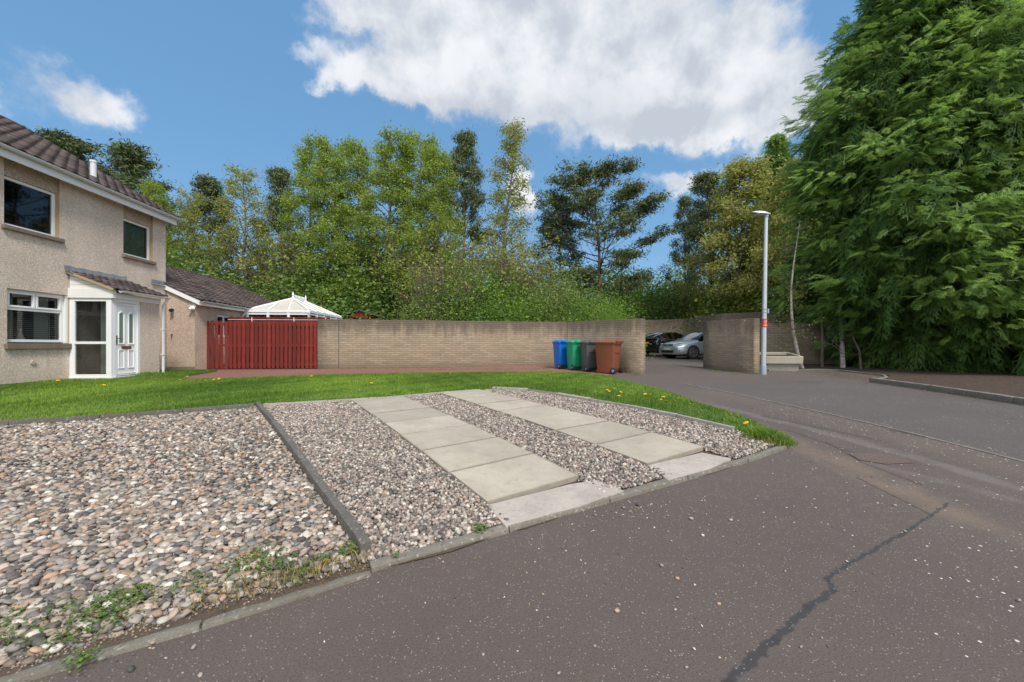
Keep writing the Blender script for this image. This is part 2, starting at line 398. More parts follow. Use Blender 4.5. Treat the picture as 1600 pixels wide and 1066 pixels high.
def barkmat(name, a, bcol, scale=9, flecks=None):
    m, T, b = mat(name, .9)
    geo = T.new('ShaderNodeTexCoord').outputs['Object']
    mp = T.new('ShaderNodeMapping'); T.put(mp.inputs[0], geo); mp.inputs['Scale'].default_value = (1, 1, .35)
    n = T.noise(mp.outputs[0], scale, 5, .7)
    c = T.mix(T.ss(n, .35, .65), a, bcol)
    if flecks:
        mp2 = T.new('ShaderNodeMapping'); T.put(mp2.inputs[0], geo); mp2.inputs['Scale'].default_value = (1, 1, 4)
        c = T.mix(T.ss(T.noise(mp2.outputs[0], 5, 4, .6), .55, .62), c, flecks)
    T.put(b.inputs['Base Color'], c); bump(T, b, n, .02, .8)
    return m

M = {}
M['foot'] = asphalt('footway_asphalt', (.097, .076, .065), .55, 1.0, True)
M['road'] = asphalt('road_asphalt', (.094, .079, .071), .4, 1.4)
M['redpath'] = asphalt('red_blaes_path', (.215, .098, .072), .2, 1.3)
M['redpatch'] = asphalt('red_patch', (.118, .084, .070), .1, 1.0)
M['slab'] = concrete('slab_concrete', (.385, .335, .265), .35, 0, .8)
def slab_edges(m):
    T = NT(m.node_tree); b = T.n['Principled BSDF']; src = b.inputs['Base Color'].links[0].from_socket
    uv = T.new('ShaderNodeUVMap').outputs[0]; sx = T.new('ShaderNodeSeparateXYZ'); T.put(sx.inputs[0], uv)
    geo = T.new('ShaderNodeNewGeometry').outputs['Position']
    du = T.math('MULTIPLY', T.math('SUBTRACT', .5, T.math('ABSOLUTE', T.math('SUBTRACT', sx.outputs[0], .5))), .66)
    dv = T.math('MULTIPLY', T.math('SUBTRACT', .5, T.math('ABSOLUTE', T.math('SUBTRACT', sx.outputs[1], .5))), .90)
    e = T.math('ADD', T.math('MINIMUM', du, T.math('MULTIPLY', dv, 1.6)), T.math('MULTIPLY', T.math('SUBTRACT', T.noise(geo, 11, 5, .65), .5), .035))
    c = T.mix(T.math('MULTIPLY', T.math('SUBTRACT', 1.0, T.ss(e, .0, .032)), .5), src, (.13, .11, .08))
    oi = T.new('ShaderNodeObjectInfo'); k = T.math('ADD', T.math('MULTIPLY', oi.outputs['Random'], .16), .92)
    rust = T.ss(T.noise(geo, 1.7, 5, .7), .60, .72); c = T.mix(T.math('MULTIPLY', rust, .35), c, (.36, .27, .15))
    T.put(b.inputs['Base Color'], T.vmath('SCALE', c, scale=k))
slab_edges(M['slab'])
M['apron'] = concrete('apron_concrete', (.40, .345, .30), .5, .3, 1.6)
M['kerb'] = concrete('kerb_concrete', (.185, .165, .132), .7, .5, 1.6)
M['kerbdark'] = concrete('dark_edging_concrete', (.115, .104, .088), .6, .35, 2)
M['kerbpale'] = concrete('pale_edging_concrete', (.33, .305, .265), .6, .3, 2)
M['harl'] = harling('dry_dash_render', (.67, .54, .435))
M['harl2'] = harling('pale_dry_dash_render', (.50, .385, .30))
M['band'] = simple('painted_stone_band', (.36, .265, .165), .85, .2, 4, .003, 30)
M['sill'] = concrete('sill_stone', (.20, .155, .115), .6, .2, 2)
M['white'] = simple('white_upvc', (.78, .78, .78), .35, .03, 3)
M['whitewood'] = simple('white_painted_wood', (.72, .71, .68), .5, .08, 5, .001, 20)
M['gut'] = simple('pale_grey_plastic', (.60, .61, .62), .4, .08, 8)
M['lead'] = simple('lead_flashing', (.19, .21, .235), .6, .6, 7, .004, 12)
M['brick'] = brickmat('buff_brick', (.245, .190, .132), .85, mort=.80)
M['brick2'] = brickmat('grey_buff_brick', (.25, .195, .14), .7, 2.4)
M['red'] = simple('red_fence_stain', (.155, .017, .010), .8, .35, 3.2, .003, 26)
def vary(m, amt=.28):
    T = NT(m.node_tree); b = T.n['Principled BSDF']; src = b.inputs['Base Color'].links[0].from_socket
    oi = T.new('ShaderNodeObjectInfo'); o = T.new('ShaderNodeTexCoord').outputs['Object']
    mp = T.new('ShaderNodeMapping'); T.put(mp.inputs[0], o); mp.inputs['Scale'].default_value = (28, 28, 1.6); T.put(mp.inputs['Location'], oi.outputs['Random'])
    k = T.math('ADD', T.math('MULTIPLY', oi.outputs['Random'], amt*2), 1-amt)
    gr = T.math('ADD', T.math('MULTIPLY', T.noise(mp.outputs[0], 1.0, 4, .7), .9), .55)
    T.put(b.inputs['Base Color'], T.vmath('SCALE', src, scale=T.math('MULTIPLY', k, gr)))
vary(M['red'])
M['redshed'] = simple('red_shed_stain', (.26, .045, .03), .75, .2, 3, .002, 26)
M['felt'] = simple('grey_roof_felt', (.12, .125, .13), .9, .2, 5)
M['metal'] = simple('galvanised_steel', (.52, .54, .57), .42, .1, 5, Metallic=.55)
M['metaldark'] = simple('grey_steel_base', (.30, .34, .39), .55, .1, 5, Metallic=.3)
M['black'] = simple('black_rubber', (.018, .018, .019), .7, .2, 9)
M['soil'] = simple('soil', (.075, .05, .035), .95, .5, 9, .02, 20)
M['litter'] = simple('conifer_litter_ground', (.050, .030, .020), .95, .55, 6, .03, 14)
M['woodfloor'] = simple('woodland_floor', (.06, .055, .03), .95, .5, 3, .05, 4)
M['lawnbase'] = simple('lawn_soil_and_thatch', (.085, .14, .028), .95, .4, 5, .02, 22)
M['stone'] = attrmat('pebble_stone', .62, .35, .22, 45)
M['grass'] = leafmat('grass_blades', (.078, .158, .020), (.26, .385, .052), .35)
M['drygrass'] = leafmat('dry_grass', (.18, .14, .05), (.36, .27, .11), .3)
M['weed'] = leafmat('weed_leaves', (.06, .12, .02), (.17, .25, .05), .3)
M['birchleaf'] = leafmat('fresh_birch_leaf', (.13, .19, .022), (.33, .42, .07), .42)
M['olive'] = leafmat('olive_leaf', (.17, .19, .03), (.38, .39, .09), .42)
M['gold'] = leafmat('golden_bronze_leaf', (.24, .25, .055), (.46, .47, .13), .4)
M['needle'] = leafmat('pine_needles', (.045, .066, .022), (.150, .185, .065), .12)
M['bushleaf'] = leafmat('bright_shrub_leaf', (.075, .145, .02), (.22, .37, .05), .42)
M['bushdark'] = leafmat('dark_shrub_leaf', (.06, .115, .022), (.20, .30, .06), .3)
M['bushdull'] = leafmat('dull_shrub_leaf', (.11, .15, .035), (.27, .32, .10), .35)
M['cypress'] = leafmat('cypress_sprays', (.028, .078, .017), (.42, .62, .13), .34)
M['blossom'] = leafmat('white_blossom', (.12, .17, .06), (.70, .72, .60), .3)
M['bark'] = barkmat('brown_bark', (.07, .055, .04), (.16, .125, .095))
M['pinebark'] = barkmat('orange_pine_bark', (.10, .055, .035), (.24, .135, .085))
M['birchbark'] = barkmat('pale_birch_bark', (.30, .25, .21), (.52, .47, .42), 7, (.06, .05, .045))
M['twig'] = simple('grey_brown_twigs', (.15, .115, .085), .9, .3, 4)
M['greybark'] = barkmat('grey_green_bark', (.09, .085, .055), (.19, .175, .12))
M['curtain'] = simple('pale_curtain', (.36, .40, .36), .9, .2, 5)
M['redcurtain'] = simple('dark_red_curtain', (.14, .04, .03), .9, .2, 5)
M['blind'] = simple('white_blind_slats', (.55, .56, .55), .6, .05, 5)
M['greenblind'] = simple('dark_green_blind', (.14, .22, .17), .6, .15, 5)
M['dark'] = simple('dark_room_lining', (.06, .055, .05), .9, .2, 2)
M['glass'] = glassmat('window_glass', (.80, .84, .83), .75)
M['conspanel'] = simple('polycarbonate_roof_panel', (.50, .46, .37), .35, .08, 4)
M['yellow'] = simple('dandelion_petals', (.85, .55, .01), .6, .1, 40)
M['stem'] = simple('green_stem', (.10, .18, .04), .6)
M['brass'] = simple('brown_letter_plate', (.16, .07, .055), .45, .2, 9)
M['handle'] = simple('dark_chrome_handle', (.16, .13, .12), .3, .1, 9, Metallic=.6)
def tilemat():
    m, T, b = mat('brown_concrete_tile', .88)
    at_ = T.new('ShaderNodeAttribute', attribute_name='tint')
    rr = T.new('ShaderNodeSeparateColor'); T.put(rr.inputs[0], at_.outputs['Color'])
    o = T.new('ShaderNodeTexCoord').outputs['Object']
    c = T.mix(rr.outputs[0], (.045, .032, .029), (.125, .090, .080))
    c = T.mix(T.math('MULTIPLY', T.ss(T.noise(o, 5, 5, .65), .5, .7), .5), c, (.055, .05, .04))
    c = T.mix(T.math('MULTIPLY', T.ss(T.noise(o, 13, 4, .6), .63, .7), .6), c, (.26, .23, .19))
    T.put(b.inputs['Base Color'], c); bump(T, b, T.noise(o, 90, 3), .003, .7)
    return m
M['tile'] = tilemat()

# ------------------------------------------------------------------ ground sheets
def sheet(name, pts, lift, m, label=None, cat=None, kind='structure', skirt=0, parent=None):
    bm = bmesh.new()
    vs = [bm.verts.new((x, y, 0)) for x, y in pts]
    bm.faces.new(vs).normal_update(); bmesh.ops.triangulate(bm, faces=bm.faces[:])
    ymin = min(p[1] for p in pts); ymax = max(p[1] for p in pts)
    for y in BP:
        if ymin < y < ymax:
            bmesh.ops.bisect_plane(bm, geom=bm.verts[:]+bm.edges[:]+bm.faces[:], plane_co=(0, y, 0), plane_no=(0, 1, 0), dist=1e-5)
    bmesh.ops.recalc_face_normals(bm, faces=bm.faces)
    if bm.faces and sum(f.normal.z for f in bm.faces) < 0: bmesh.ops.reverse_faces(bm, faces=bm.faces)
    for v in bm.verts: v.co.z = float(g(v.co.y))+lift
    if skirt:
        be = [e for e in bm.edges if len(e.link_faces) == 1]
        r = bmesh.ops.extrude_edge_only(bm, edges=be)
        for v in [x for x in r['geom'] if isinstance(x, bmesh.types.BMVert)]: v.co.z -= skirt
    me = bpy.data.meshes.new(name); bm.to_mesh(me); bm.free(); me.materials.append(m)
    o = link(bpy.data.objects.new(name, me), parent)
    return tag(o, label, cat, None, kind)
def inpoly(P, poly):
    x, y = P[:, 0], P[:, 1]; r = np.zeros(len(P), bool); n = len(poly)
    for i in range(n):
        x1, y1 = poly[i]; x2, y2 = poly[(i+1) % n]
        c = ((y1 > y) != (y2 > y)) & (x < (x2-x1)*(y-y1)/(y2-y1+1e-12)+x1)
        r ^= c
    return r

sheet('ground', [(-300, -30), (300, -30), (300, 400), (-300, 400)], 0, M['foot'], 'brown grey worn asphalt footway across the foreground', 'ground')
# carriageway beyond the flush edging line
c0 = G(1068, 600); c1 = G(1600, 722)
dd = Vector((c1[0]-c0[0], c1[1]-c0[1])).normalized(); cend = (c1[0]+dd.x*1.5, c1[1]+dd.y*1.5)
k0, k1 = G(1362, 597.5), G(1600, 633)
kd = Vector((k1[0]-k0[0], k1[1]-k0[1])).normalized(); kend = (k1[0]+kd.x*2.5, k1[1]+kd.y*2.5)
sheet('road', [c0, cend, (5.9, -12), (8.4, -12), (k1[0], k1[1]), k0, G(1200, 598.5)], .004, M['road'], 'grey road surface running past the conifer hedge', 'road')
sheet('tarmac_patch', [G(1326,710), G(1372,708), G(1400,712), G(1428,724), G(1385,726), G(1345,720)], .005, M['redpatch'], 'reddish tarmac repair patch in the footway', 'road patch')

# lawn outline
LW = .055
lawn_front = [(-60,668),(0,661),(130,653),(270,643),(398,633),(412,631),(540,624),(620,619),(690,612),(745,608.5),(770,606),(815,607),(860,613),(905,621),(960,630),(1000,637),(1050,647),(1100,657),(1150,669),(1190,681),(1232,692)]
lawn_back = [(1235,688.5),(1206,677),(1175,660),(1128,642),(1081,628),(1037,611),(987,599),(941,586.5),(900,583),(862,581.5),(740,583),(620,584),(540,586),(454,588),(350,592),(285,593.5),(262,590)]
LP = [G(x, y, LW) for x, y in lawn_front]+[G(x, y, LW) for x, y in lawn_back]
LP = [(-16, LP[0][1]+.2)]+LP+[(-10.0, 13.8), (-12.2, 13.9), (-16, 9.0)]
sheet('lawn', LP, LW, M['lawnbase'], 'green lawn in front of the house and wall', 'lawn', skirt=.08)
# red path
sheet('path', [(-11.9, 15.2), (-11.9, 10.5), G(250, 596), G(454, 594), G(700, 590), G(862, 588), G(925, 590), G(958, 585), at(985, 13.2), at(900, 16.8), at(497, 15.2)], .004, M['redpath'], 'red blaes path along the foot of the wall', 'path')
# bed under the conifer
bedp = [G(1192, 580), G(1300, 577.5), G(1392, 588), (k0[0]+.1, k0[1]-.02), (k1[0]+.12, k1[1]), (8.52, -12), (60, -12), (60, 21), (9.3, 21), (9.0, 14.6)]
sheet('planting_bed', bedp, .02, M['litter'], 'brown needle covered soil under the conifers', 'bed')
sheet('woodland_floor', [(-200, 17.6), (1.0, 17.6), (4.0, 32), (13.5, 32), (13.5, 22.5), (200, 22.5), (200, 390), (-200, 390)], .01, M['woodfloor'], 'dark woodland floor beyond the wall', 'ground')

# gravel beds base
front_edge_px = [(-70,1088),(42,1066),(160,1022),(275,990),(400,951),(438,940),(579,895),(607,888),(705,864),(787,834),(819,828),(900,802),(975,779),(1031,762),(1112,741),(1175,721),(1237,699)]
FE = [G(x, y) for x, y in front_edge_px]
def poly_at(path, Y=None): pass
SEP0, SEP1 = G(572, 872), G(402, 637)
SEPD = Vector((SEP1[0]-SEP0[0], SEP1[1]-SEP0[1])).normalized()
def offs(path, d):
    """offset a polyline to its left by d"""
    out = []
    for i, p in enumerate(path):
        a = Vector(path[max(i-1, 0)]); b = Vector(path[min(i+1, len(path)-1)]); t = (b-a).normalized()
        out.append((p[0]-t.y*d, p[1]+t.x*d))
    return out
FEi = offs(FE, .07)
LF = [G(x, y, LW) for x, y in lawn_front]
left_bed = [(-9, FE[0][1]-.3)]+FE[:7]+[(SEP0[0], SEP0[1]-.05)]+[(SEP1[0]-.03, SEP1[1])]+[(p[0], p[1]) for p in LF[4::-1]]+[(-9, LF[0][1])]
right_bed = [(SEP0[0]+.03, SEP0[1]-.1)]+FE[7:]+LF[::-1][1:-5]+[(SEP1[0]+.03, SEP1[1]+.05)]
sheet('left_bed_soil', left_bed, .006, M['soil'], 'soil under the large pebbles', 'ground')
sheet('right_bed_soil', right_bed, .008, M['soil'], 'soil under the parking bay gravel', 'ground')

# ------------------------------------------------------------------ pebbles
def ico(sub):
    bm = bmesh.new(); bmesh.ops.create_icosphere(bm, subdivisions=sub, radius=1)
    bm.verts.ensure_lookup_table()
    V = np.array([v.co[:] for v in bm.verts]); Fc = np.array([[v.index for v in f.verts] for f in bm.faces]); bm.free()
    return V, Fc
ICO = {1: ico(1), 2: ico(2)}
PALA = np.array([s2l(c) for c in [(176,160,148),(205,190,176),(150,135,128),(120,110,108),(96,92,94),(188,150,124),(200,168,142),(168,150,150),(222,212,202),(140,118,104),(182,140,104),(110,104,104),(158,148,140),(190,176,168),(128,126,130),(196,164,150),(86,82,84),(198,146,98)]])
PALB = np.array([s2l(c) for c in [(168,150,142),(196,180,168),(140,124,118),(108,100,100),(184,146,126),(150,134,132),(214,202,194),(176,132,116),(104,96,98),(160,146,138),(190,160,146),(92,88,92),(206,190,172)]])
def stones(name, P, size, pal, sub, z, flat=.55, parent=None, dark=1.0, seed=0):
    r = np.random.default_rng(seed); n = len(P)
    V0, F0 = ICO[sub]; nv = len(V0)
    a = size*r.uniform(.75, 1.35, n)
    S = np.stack([a, a*r.uniform(.6, .9, n), a*r.uniform(flat*.8, flat*1.25, n)], 1)*.5
    yaw = r.uniform(0, 2*np.pi, n); tx = r.normal(0, .28, n); ty = r.normal(0, .28, n)
    # bumpy variants
    k = r.integers(0, 12, n); jit = r.normal(0, .10 if sub > 1 else .14, (12, nv, 3))
    V = (V0[None]+jit[k])*S[:, None, :]
    cx, sx = np.cos(tx), np.sin(tx); y, zz = V[..., 1].copy(), V[..., 2].copy()
    V[..., 1] = y*cx[:, None]-zz*sx[:, None]; V[..., 2] = y*sx[:, None]+zz*cx[:, None]
    cy, sy = np.cos(ty), np.sin(ty); x, zz = V[..., 0].copy(), V[..., 2].copy()
    V[..., 0] = x*cy[:, None]+zz*sy[:, None]; V[..., 2] = -x*sy[:, None]+zz*cy[:, None]
    c, s = np.cos(yaw), np.sin(yaw); x, y = V[..., 0].copy(), V[..., 1].copy()
    V[..., 0] = x*c[:, None]-y*s[:, None]; V[..., 1] = x*s[:, None]+y*c[:, None]
    V[..., 0] += P[:, 0, None]; V[..., 1] += P[:, 1, None]
    V[..., 2] += (g(P[:, 1])+z+S[:, 2]*.8)[:, None]
    col = pal[r.integers(0, len(pal), n)]; lum = col.mean(1, keepdims=True); col = (lum+(col-lum)*.48)*np.array([1.0, .945, .84])*r.uniform(.66, 1.0, (n, 1))*dark
    FF = (F0[None]+(np.arange(n)*nv)[:, None, None]).reshape(-1, 3)
    return V.reshape(-1, 3), FF, np.repeat(col, nv, 0)
def jgrid(poly, sp, seed, jitter=.42):
    r = np.random.default_rng(seed)
    xs = [p[0] for p in poly]; ys = [p[1] for p in poly]
    X, Y = np.meshgrid(np.arange(min(xs), max(xs), sp), np.arange(min(ys), max(ys), sp*.88))
    X = X+(np.arange(X.shape[0]) % 2)[:, None]*sp*.5
    P = np.stack([X.ravel(), Y.ravel()], 1); P += r.uniform(-jitter, jitter, P.shape)*sp
    P = P[inpoly(P, poly)]
    vis = (P[:, 1] > 1.2) & (np.abs(P[:, 0]) < P[:, 1]*1.36+.5)   # keeps a margin either side of the view
    return P[vis]
def stone_field(name, poly, sp, size, pal, near, z, label, seed, thin=None, flat=.55, layers=2):
    parts = []; off = 0; VV, FF, CC = [], [], []
    for L in range(layers):
        P = jgrid(poly, sp*(1.0 if L == 0 else 1.45), seed+L)
        if thin is not None: P = P[thin(P, np.random.default_rng(seed+9+L))]
        for lo, hi, sub in ((0, near, 2), (near, 99, 1)):
            Q = P[(P[:, 1] >= lo) & (P[:, 1] < hi)]
            if not len(Q): continue
            v, f, c = stones(name, Q, size*(1.0 if L == 0 else 1.15), pal, sub, z+L*size*.22, flat, seed=seed+L*7+sub, dark=.88 if L == 0 else 1.0)  # lower layer coloured darker to paint shade into the gaps
            VV.append(v); FF.append(f+off); CC.append(c); off += len(v)
    o = big(name, np.concatenate(VV), np.concatenate(FF), M['stone'], None, np.concatenate(CC), True)
    return tag(o, label, 'gravel', None, 'stuff')
def thin_left(P, r):       # the weedy strip near the road has fewer stones
    d = np.full(len(P), 9.)
    for i in range(len(FE)-1):
        a = np.array(FE[i]); b = np.array(FE[i+1]); t = np.clip(((P-a)@(b-a))/((b-a)@(b-a)), 0, 1)
        d = np.minimum(d, np.linalg.norm(P-(a+t[:, None]*(b-a)), axis=1))
    return (d > .10) & ((d > .30) | (r.random(len(P)) < .35+.5*np.clip((d-.1)/.2, 0, 1)))
stone_field('pebbles', left_bed, .030, .041, PALA, 3.4, .004, 'large smooth mixed river pebbles filling the bed on the left', 11, thin_left, .46)

_ge = np.concatenate([np.array(FE)[i]+(np.array(FE)[i+1]-np.array(FE)[i])*np.random.default_rng(50+i).uniform(0, 1, (420, 1)) for i in range(len(FE)-1)])
_ge = _ge+np.random.default_rng(61).normal(0, .05, _ge.shape)*np.array([.6, 1])+np.array([-.06, .15]); _ge = _ge[inpoly(_ge, left_bed) | inpoly(_ge, right_bed)]
_v, _f, _c = stones('grit', _ge, .012, PALA, 1, .004, .6, seed=71, dark=.75)
tag(big('grit', _v, _f, M['stone'], None, _c, True), 'fine grit and small chips collected behind the road edging', 'grit', None, 'stuff')
# paving strips (world layout)
SLW, SLD = .90, .672
def strip(near_left, far_left):
    a = Vector(near_left); b = Vector(far_left); d = (b-a).normalized(); n = Vector((d.y, -d.x))
    return a, d, n
S1 = strip(G(760, 796), G(538, 623)); S2 = strip(G(1012, 733), G(674, 614))
def in_strip(P, S, m=0.0, length=8*SLD):
    a, d, n = S; q = P-np.array(a); u = q@np.array(d); v = q@np.array(n)
    return (u > -.42) & (u < length+.02) & (v > m) & (v < SLW-m)
def thin_right(P, r):
    ok = np.ones(len(P), bool)
    for S in (S1, S2): ok &= ~in_strip(P, S, .02+0*P[:, 0])
    d = np.full(len(P), 9.)
    for i in range(len(FE)-1):
        a = np.array(FE[i]); b = np.array(FE[i+1]); t = np.clip(((P-a)@(b-a))/((b-a)@(b-a)), 0, 1)
        d = np.minimum(d, np.linalg.norm(P-(a+t[:, None]*(b-a)), axis=1))
    return ok & (d > .09)
stone_field('gravel', right_bed, .022, .027, PALB, 2.8, .012, 'pinkish grey gravel between the paving strips of the parking bay', 31, thin_right, .7)

# slabs, each one a thing
k = 0
ords = ['nearest the road', 'second from the road', 'third from the road', 'fourth from the road', 'fifth from the road', 'sixth from the road', 'seventh from the road', 'farthest, by the lawn']
for si, (S, nm) in enumerate(((S1, 'left paved strip'), (S2, 'right paved strip'))):
    a, d, n = S
    for i in range(8):
        c = a+d*(i+.5)*SLD+n*SLW*.5
        dz = random.uniform(-.003, .004)
        L, W = SLD-.022, SLW-.006+random.uniform(-.010, .004)
        m = MB(); 
        rot = random.uniform(-.006, .006); dr = Matrix.Rotation(rot, 2)
        dv = dr @ Vector(d); nvv = dr @ Vector(n); sh = random.uniform(-.012, .012)
        co = [c-dv*L/2-nvv*W/2+nvv*sh, c-dv*L/2+nvv*W/2+nvv*sh, c+dv*L/2+nvv*W/2+nvv*sh, c+dv*L/2-nvv*W/2+nvv*sh]
        # plane fit: slab is rigid, tilt follows the ground at its two ends
        z = [float(g(p.y)) for p in co]
        top = [Vector((p.x, p.y, zz+.050+dz)) for p, zz in zip(co, z)]
        bot = [Vector((p.x, p.y, zz-.01)) for p, zz in zip(co, z)]
        m.add(top+bot, [(0, 1, 2, 3), (7, 6, 5, 4), (0, 4, 5, 1), (1, 5, 6, 2), (2, 6, 7, 3), (3, 7, 4, 0)])
        o = m.build('paving_slab', M['slab'], None, .004)
        ul = o.data.uv_layers.new(name='UVMap'); lv = o.data.loops
        for li, lp in enumerate(lv):
            q = o.data.vertices[lp.vertex_index].co.xy-c; ul.data[li].uv = (q.dot(d)/SLD+.5, q.dot(n)/SLW+.5)
        tag(o, 'pale concrete paving slab in the %s, %s' % (nm, ords[i]), 'paving slab', 'slabs of the two wheel tracks')
# mortar aprons at the road end of both strips
for (pts, lb) in (([G(762,797), G(889,764), G(930,757), G(975,774), G(905,799), G(790,831)], 'broken pale mortar apron below the left paved strip'),
                  ([G(1013,733), G(1097,713), G(1142,722), G(1112,738), G(1044,757)], 'pale mortar apron below the right paved strip')):
    o = sheet('mortar_apron', pts, .036, M['apron'], lb, 'concrete apron', None, skirt=.05)

# ------------------------------------------------------------------ kerb / edging stones
def edging(path, L, w, z0, z1, m, name, labelf, group, bev=.006, tilt=.01, gap=.006):
    """lay stones of length L along a world polyline; labelf(i, n) -> label"""
    P = [Vector(p) for p in path]; seg = [(P[i+1]-P[i]).length for i in range(len(P)-1)]; tot = sum(seg)
    def pt(s):
        for i, l in enumerate(seg):
            if s <= l or i == len(seg)-1: return P[i]+(P[i+1]-P[i])*(s/l)
            s -= l
    n = max(1, round(tot/L)); L = tot/n
    for i in range(n):
        a, b = pt(i*L+gap/2), pt((i+1)*L-gap/2); d = (b-a); ln = d.length; d.normalize(); nn = Vector((-d.y, d.x))
        t0 = random.uniform(-tilt, tilt); dz = random.uniform(-tilt, tilt)*.5
        mb = MB(); vs = []
        ns = max(2, int(ln/.12)); rr = random.Random(i*7+int(tot*100))
        for j in range(ns+1):
            p = a+(b-a)*j/ns; zz = float(g(p.y))+dz
            w0 = w/2+rr.uniform(-.003, .003); e = rr.uniform(-.0035, .0035)
            vs += [Vector((p.x-nn.x*w0, p.y-nn.y*w0, zz+z0)), Vector((p.x+nn.x*w0, p.y+nn.y*w0, zz+z0)),
                   Vector((p.x+nn.x*w0, p.y+nn.y*w0, zz+z1+t0+e)), Vector((p.x-nn.x*w0, p.y-nn.y*w0, zz+z1-t0+e))]
        fs = [(3, 2, 1, 0), tuple(ns*4+q for q in range(4))]
        for j in range(ns):
            for q in range(4): fs.append((j*4+q, j*4+(q+1) % 4, (j+1)*4+(q+1) % 4, (j+1)*4+q))
        o = mb.add(vs, fs).build(name, m, None, bev, True)
        tag(o, labelf(i, n), 'kerbstone', group)
_o1 = ['first','second','third','fourth','fifth','sixth','seventh','eighth','ninth','tenth','eleventh','twelfth','thirteenth','fourteenth','fifteenth','sixteenth','seventeenth','eighteenth','nineteenth']
ON = _o1+['twentieth']+['twenty-'+w for w in _o1[:9]]+['thirtieth']+['thirty-'+w for w in _o1[:9]]
edging([SEP0, SEP1], .9, .058, -.05, .095, M['kerbdark'], 'edging_stone', lambda i, n: 'dark upright edging stone between the two gravel beds, %s from the road' % ON[i], 'edging stones dividing the gravel beds', .007, .008)
lf = [G(x, y, LW) for x, y in lawn_front]
lf0 = offs([( -9, lf[0][1]+.05)]+lf[:5], -.03)
edging(lf0, .9, .05, -.05, .085, M['kerbdark'], 'lawn_edging', lambda i, n: 'grey lawn edging stone beside the pebble bed, %s counting from the divider' % ON[n-1-i], 'edging between lawn and pebbles', .006, .006)
edging(offs(lf[5:10], -.03), .9, .05, -.05, .062, M['kerbpale'], 'lawn_edging', lambda i, n: 'low pale lawn edging at the head of the parking bay, %s from the divider' % ON[i], 'low edging at the head of the bay', .006, .004)
edging(offs(lf[10:-2], -.03), .9, .06, -.05, .075, M['kerbpale'], 'lawn_edging', lambda i, n: 'pale lawn edging on the right of the parking bay, %s from the far end' % ON[i], 'edging on the right of the bay', .006, .008)
edging(FE[0:7], .9, .075, -.05, .012, M['kerb'], 'road_edging', lambda i, n: 'worn low edging between pebbles and road, %s from the left' % ON[i], 'edging along the road by the pebbles', .008, .008)
edging([Vector(p)+Vector((-.015, .03)) for p in FE[6:]], .9, .075, -.05, .030, M['kerb'], 'road_edging', lambda i, n: 'weathered edging along the road end of the parking bay, %s from the left' % ON[i], 'edging along the road end of the bay', .009, .006)
edging([c0, cend], .9, .045, -.05, .009, M['kerb'], 'flush_edging', lambda i, n: 'narrow flush edging between footway and road, %s from the far corner' % ON[i], 'flush edging of the road', .002, .001)
edging([(kend[0], kend[1]), (k1[0], k1[1]), (k0[0], k0[1])], .9, .12, -.05, .115, M['kerb'], 'kerbstone', lambda i, n: 'concrete kerbstone in front of the conifer bed, %s from its far end' % ON[n-1-i], 'kerb of the conifer bed', .012, .003)
edging([k0, G(1392, 589), G(1300, 578.5), G(1200, 580)], .9, .06, -.05, .05, M['kerb'], 'bed_edging', lambda i, n: 'low edging of the planting bed by the trough, %s from the right' % ON[i], 'low edging of the planting bed', .006, .004)

# ------------------------------------------------------------------ loose stones on the asphalt
Q = []
rg = np.random.default_rng(77)
for (px, py, sp, n) in [(985,790,40,60),(1040,800,60,40),(880,830,120,30),(1000,900,260,80),(300,1010,160,18),(700,930,160,26),(1200,800,200,30),(1230,712,25,18)]:
    for _ in range(n):
        x, y = rg.normal(px, sp*.8), rg.normal(py, sp*.35)
        if 720 < y < 1064 and 50 < x < 1590: Q.append(G(x, y))
Q = np.array(Q); fe = np.array(FE)
fy = np.interp(Q[:, 0], fe[:, 0], fe[:, 1]); Q = Q[Q[:, 1] < fy-.02]
v, f, c = stones('loose_stones', Q, .013, PALA, 1, 0, .6, seed=3)
v2, f2, c2 = stones('loose_stones', np.array([G(x, y) for x, y in [(240,1006),(303,1013),(205,1048),(313,1056),(1142,814),(1098,838),(964,956),(1123,945),(1034,885),(1058,905),(1398,791),(1414,832),(1592,940),(930,806),(1080,812),(985,800),(996,790),(975,795)]]), .023, PALA, 2, 0, .6, seed=4)
o = big('loose_stones', np.concatenate([v, v2]), np.concatenate([f, f2+len(v)]), M['stone'], None, np.concatenate([c, c2]), True)
tag(o, 'small loose stones scattered over the asphalt', 'loose stones', None, 'stuff')

# ------------------------------------------------------------------ grass
def blades(name, P, base_z, h, w, m, lean=.5, seed=1, tint=None, parent=None):
    r = np.random.default_rng(seed); n = len(P)
    h = h*r.uniform(.6, 1.35, n); w = w*r.uniform(.7, 1.3, n)
    a = r.uniform(0, 2*np.pi, n); la = r.uniform(0, 2*np.pi, n); ll = h*lean*r.uniform(.1, 1.2, n)
    dx, dy = np.cos(a)*w/2, np.sin(a)*w/2; lx, ly = np.cos(la)*ll, np.sin(la)*ll
    b = np.column_stack([P, base_z])
    V = np.zeros((n, 5, 3))
    V[:, 0] = b+np.column_stack([dx, dy, 0*dx]); V[:, 1] = b-np.column_stack([dx, dy, 0*dx])
    V[:, 2] = b+np.column_stack([-dx*.7+lx*.35, -dy*.7+ly*.35, h*.6]); V[:, 3] = b+np.column_stack([dx*.7+lx*.35, dy*.7+ly*.35, h*.6])
    V[:, 4] = b+np.column_stack([lx, ly, h])
    base = np.arange(n)[:, None]*5
    F3 = np.concatenate([base+np.array([[0, 1, 2]]), base+np.array([[0, 2, 3]]), base+np.array([[3, 2, 4]])])
    t = r.uniform(0, 1, n) if tint is None else np.clip(tint+r.normal(0, .18, n), 0, 1)
    return big(name, V.reshape(-1, 3), F3, m, parent, np.repeat(t, 5))
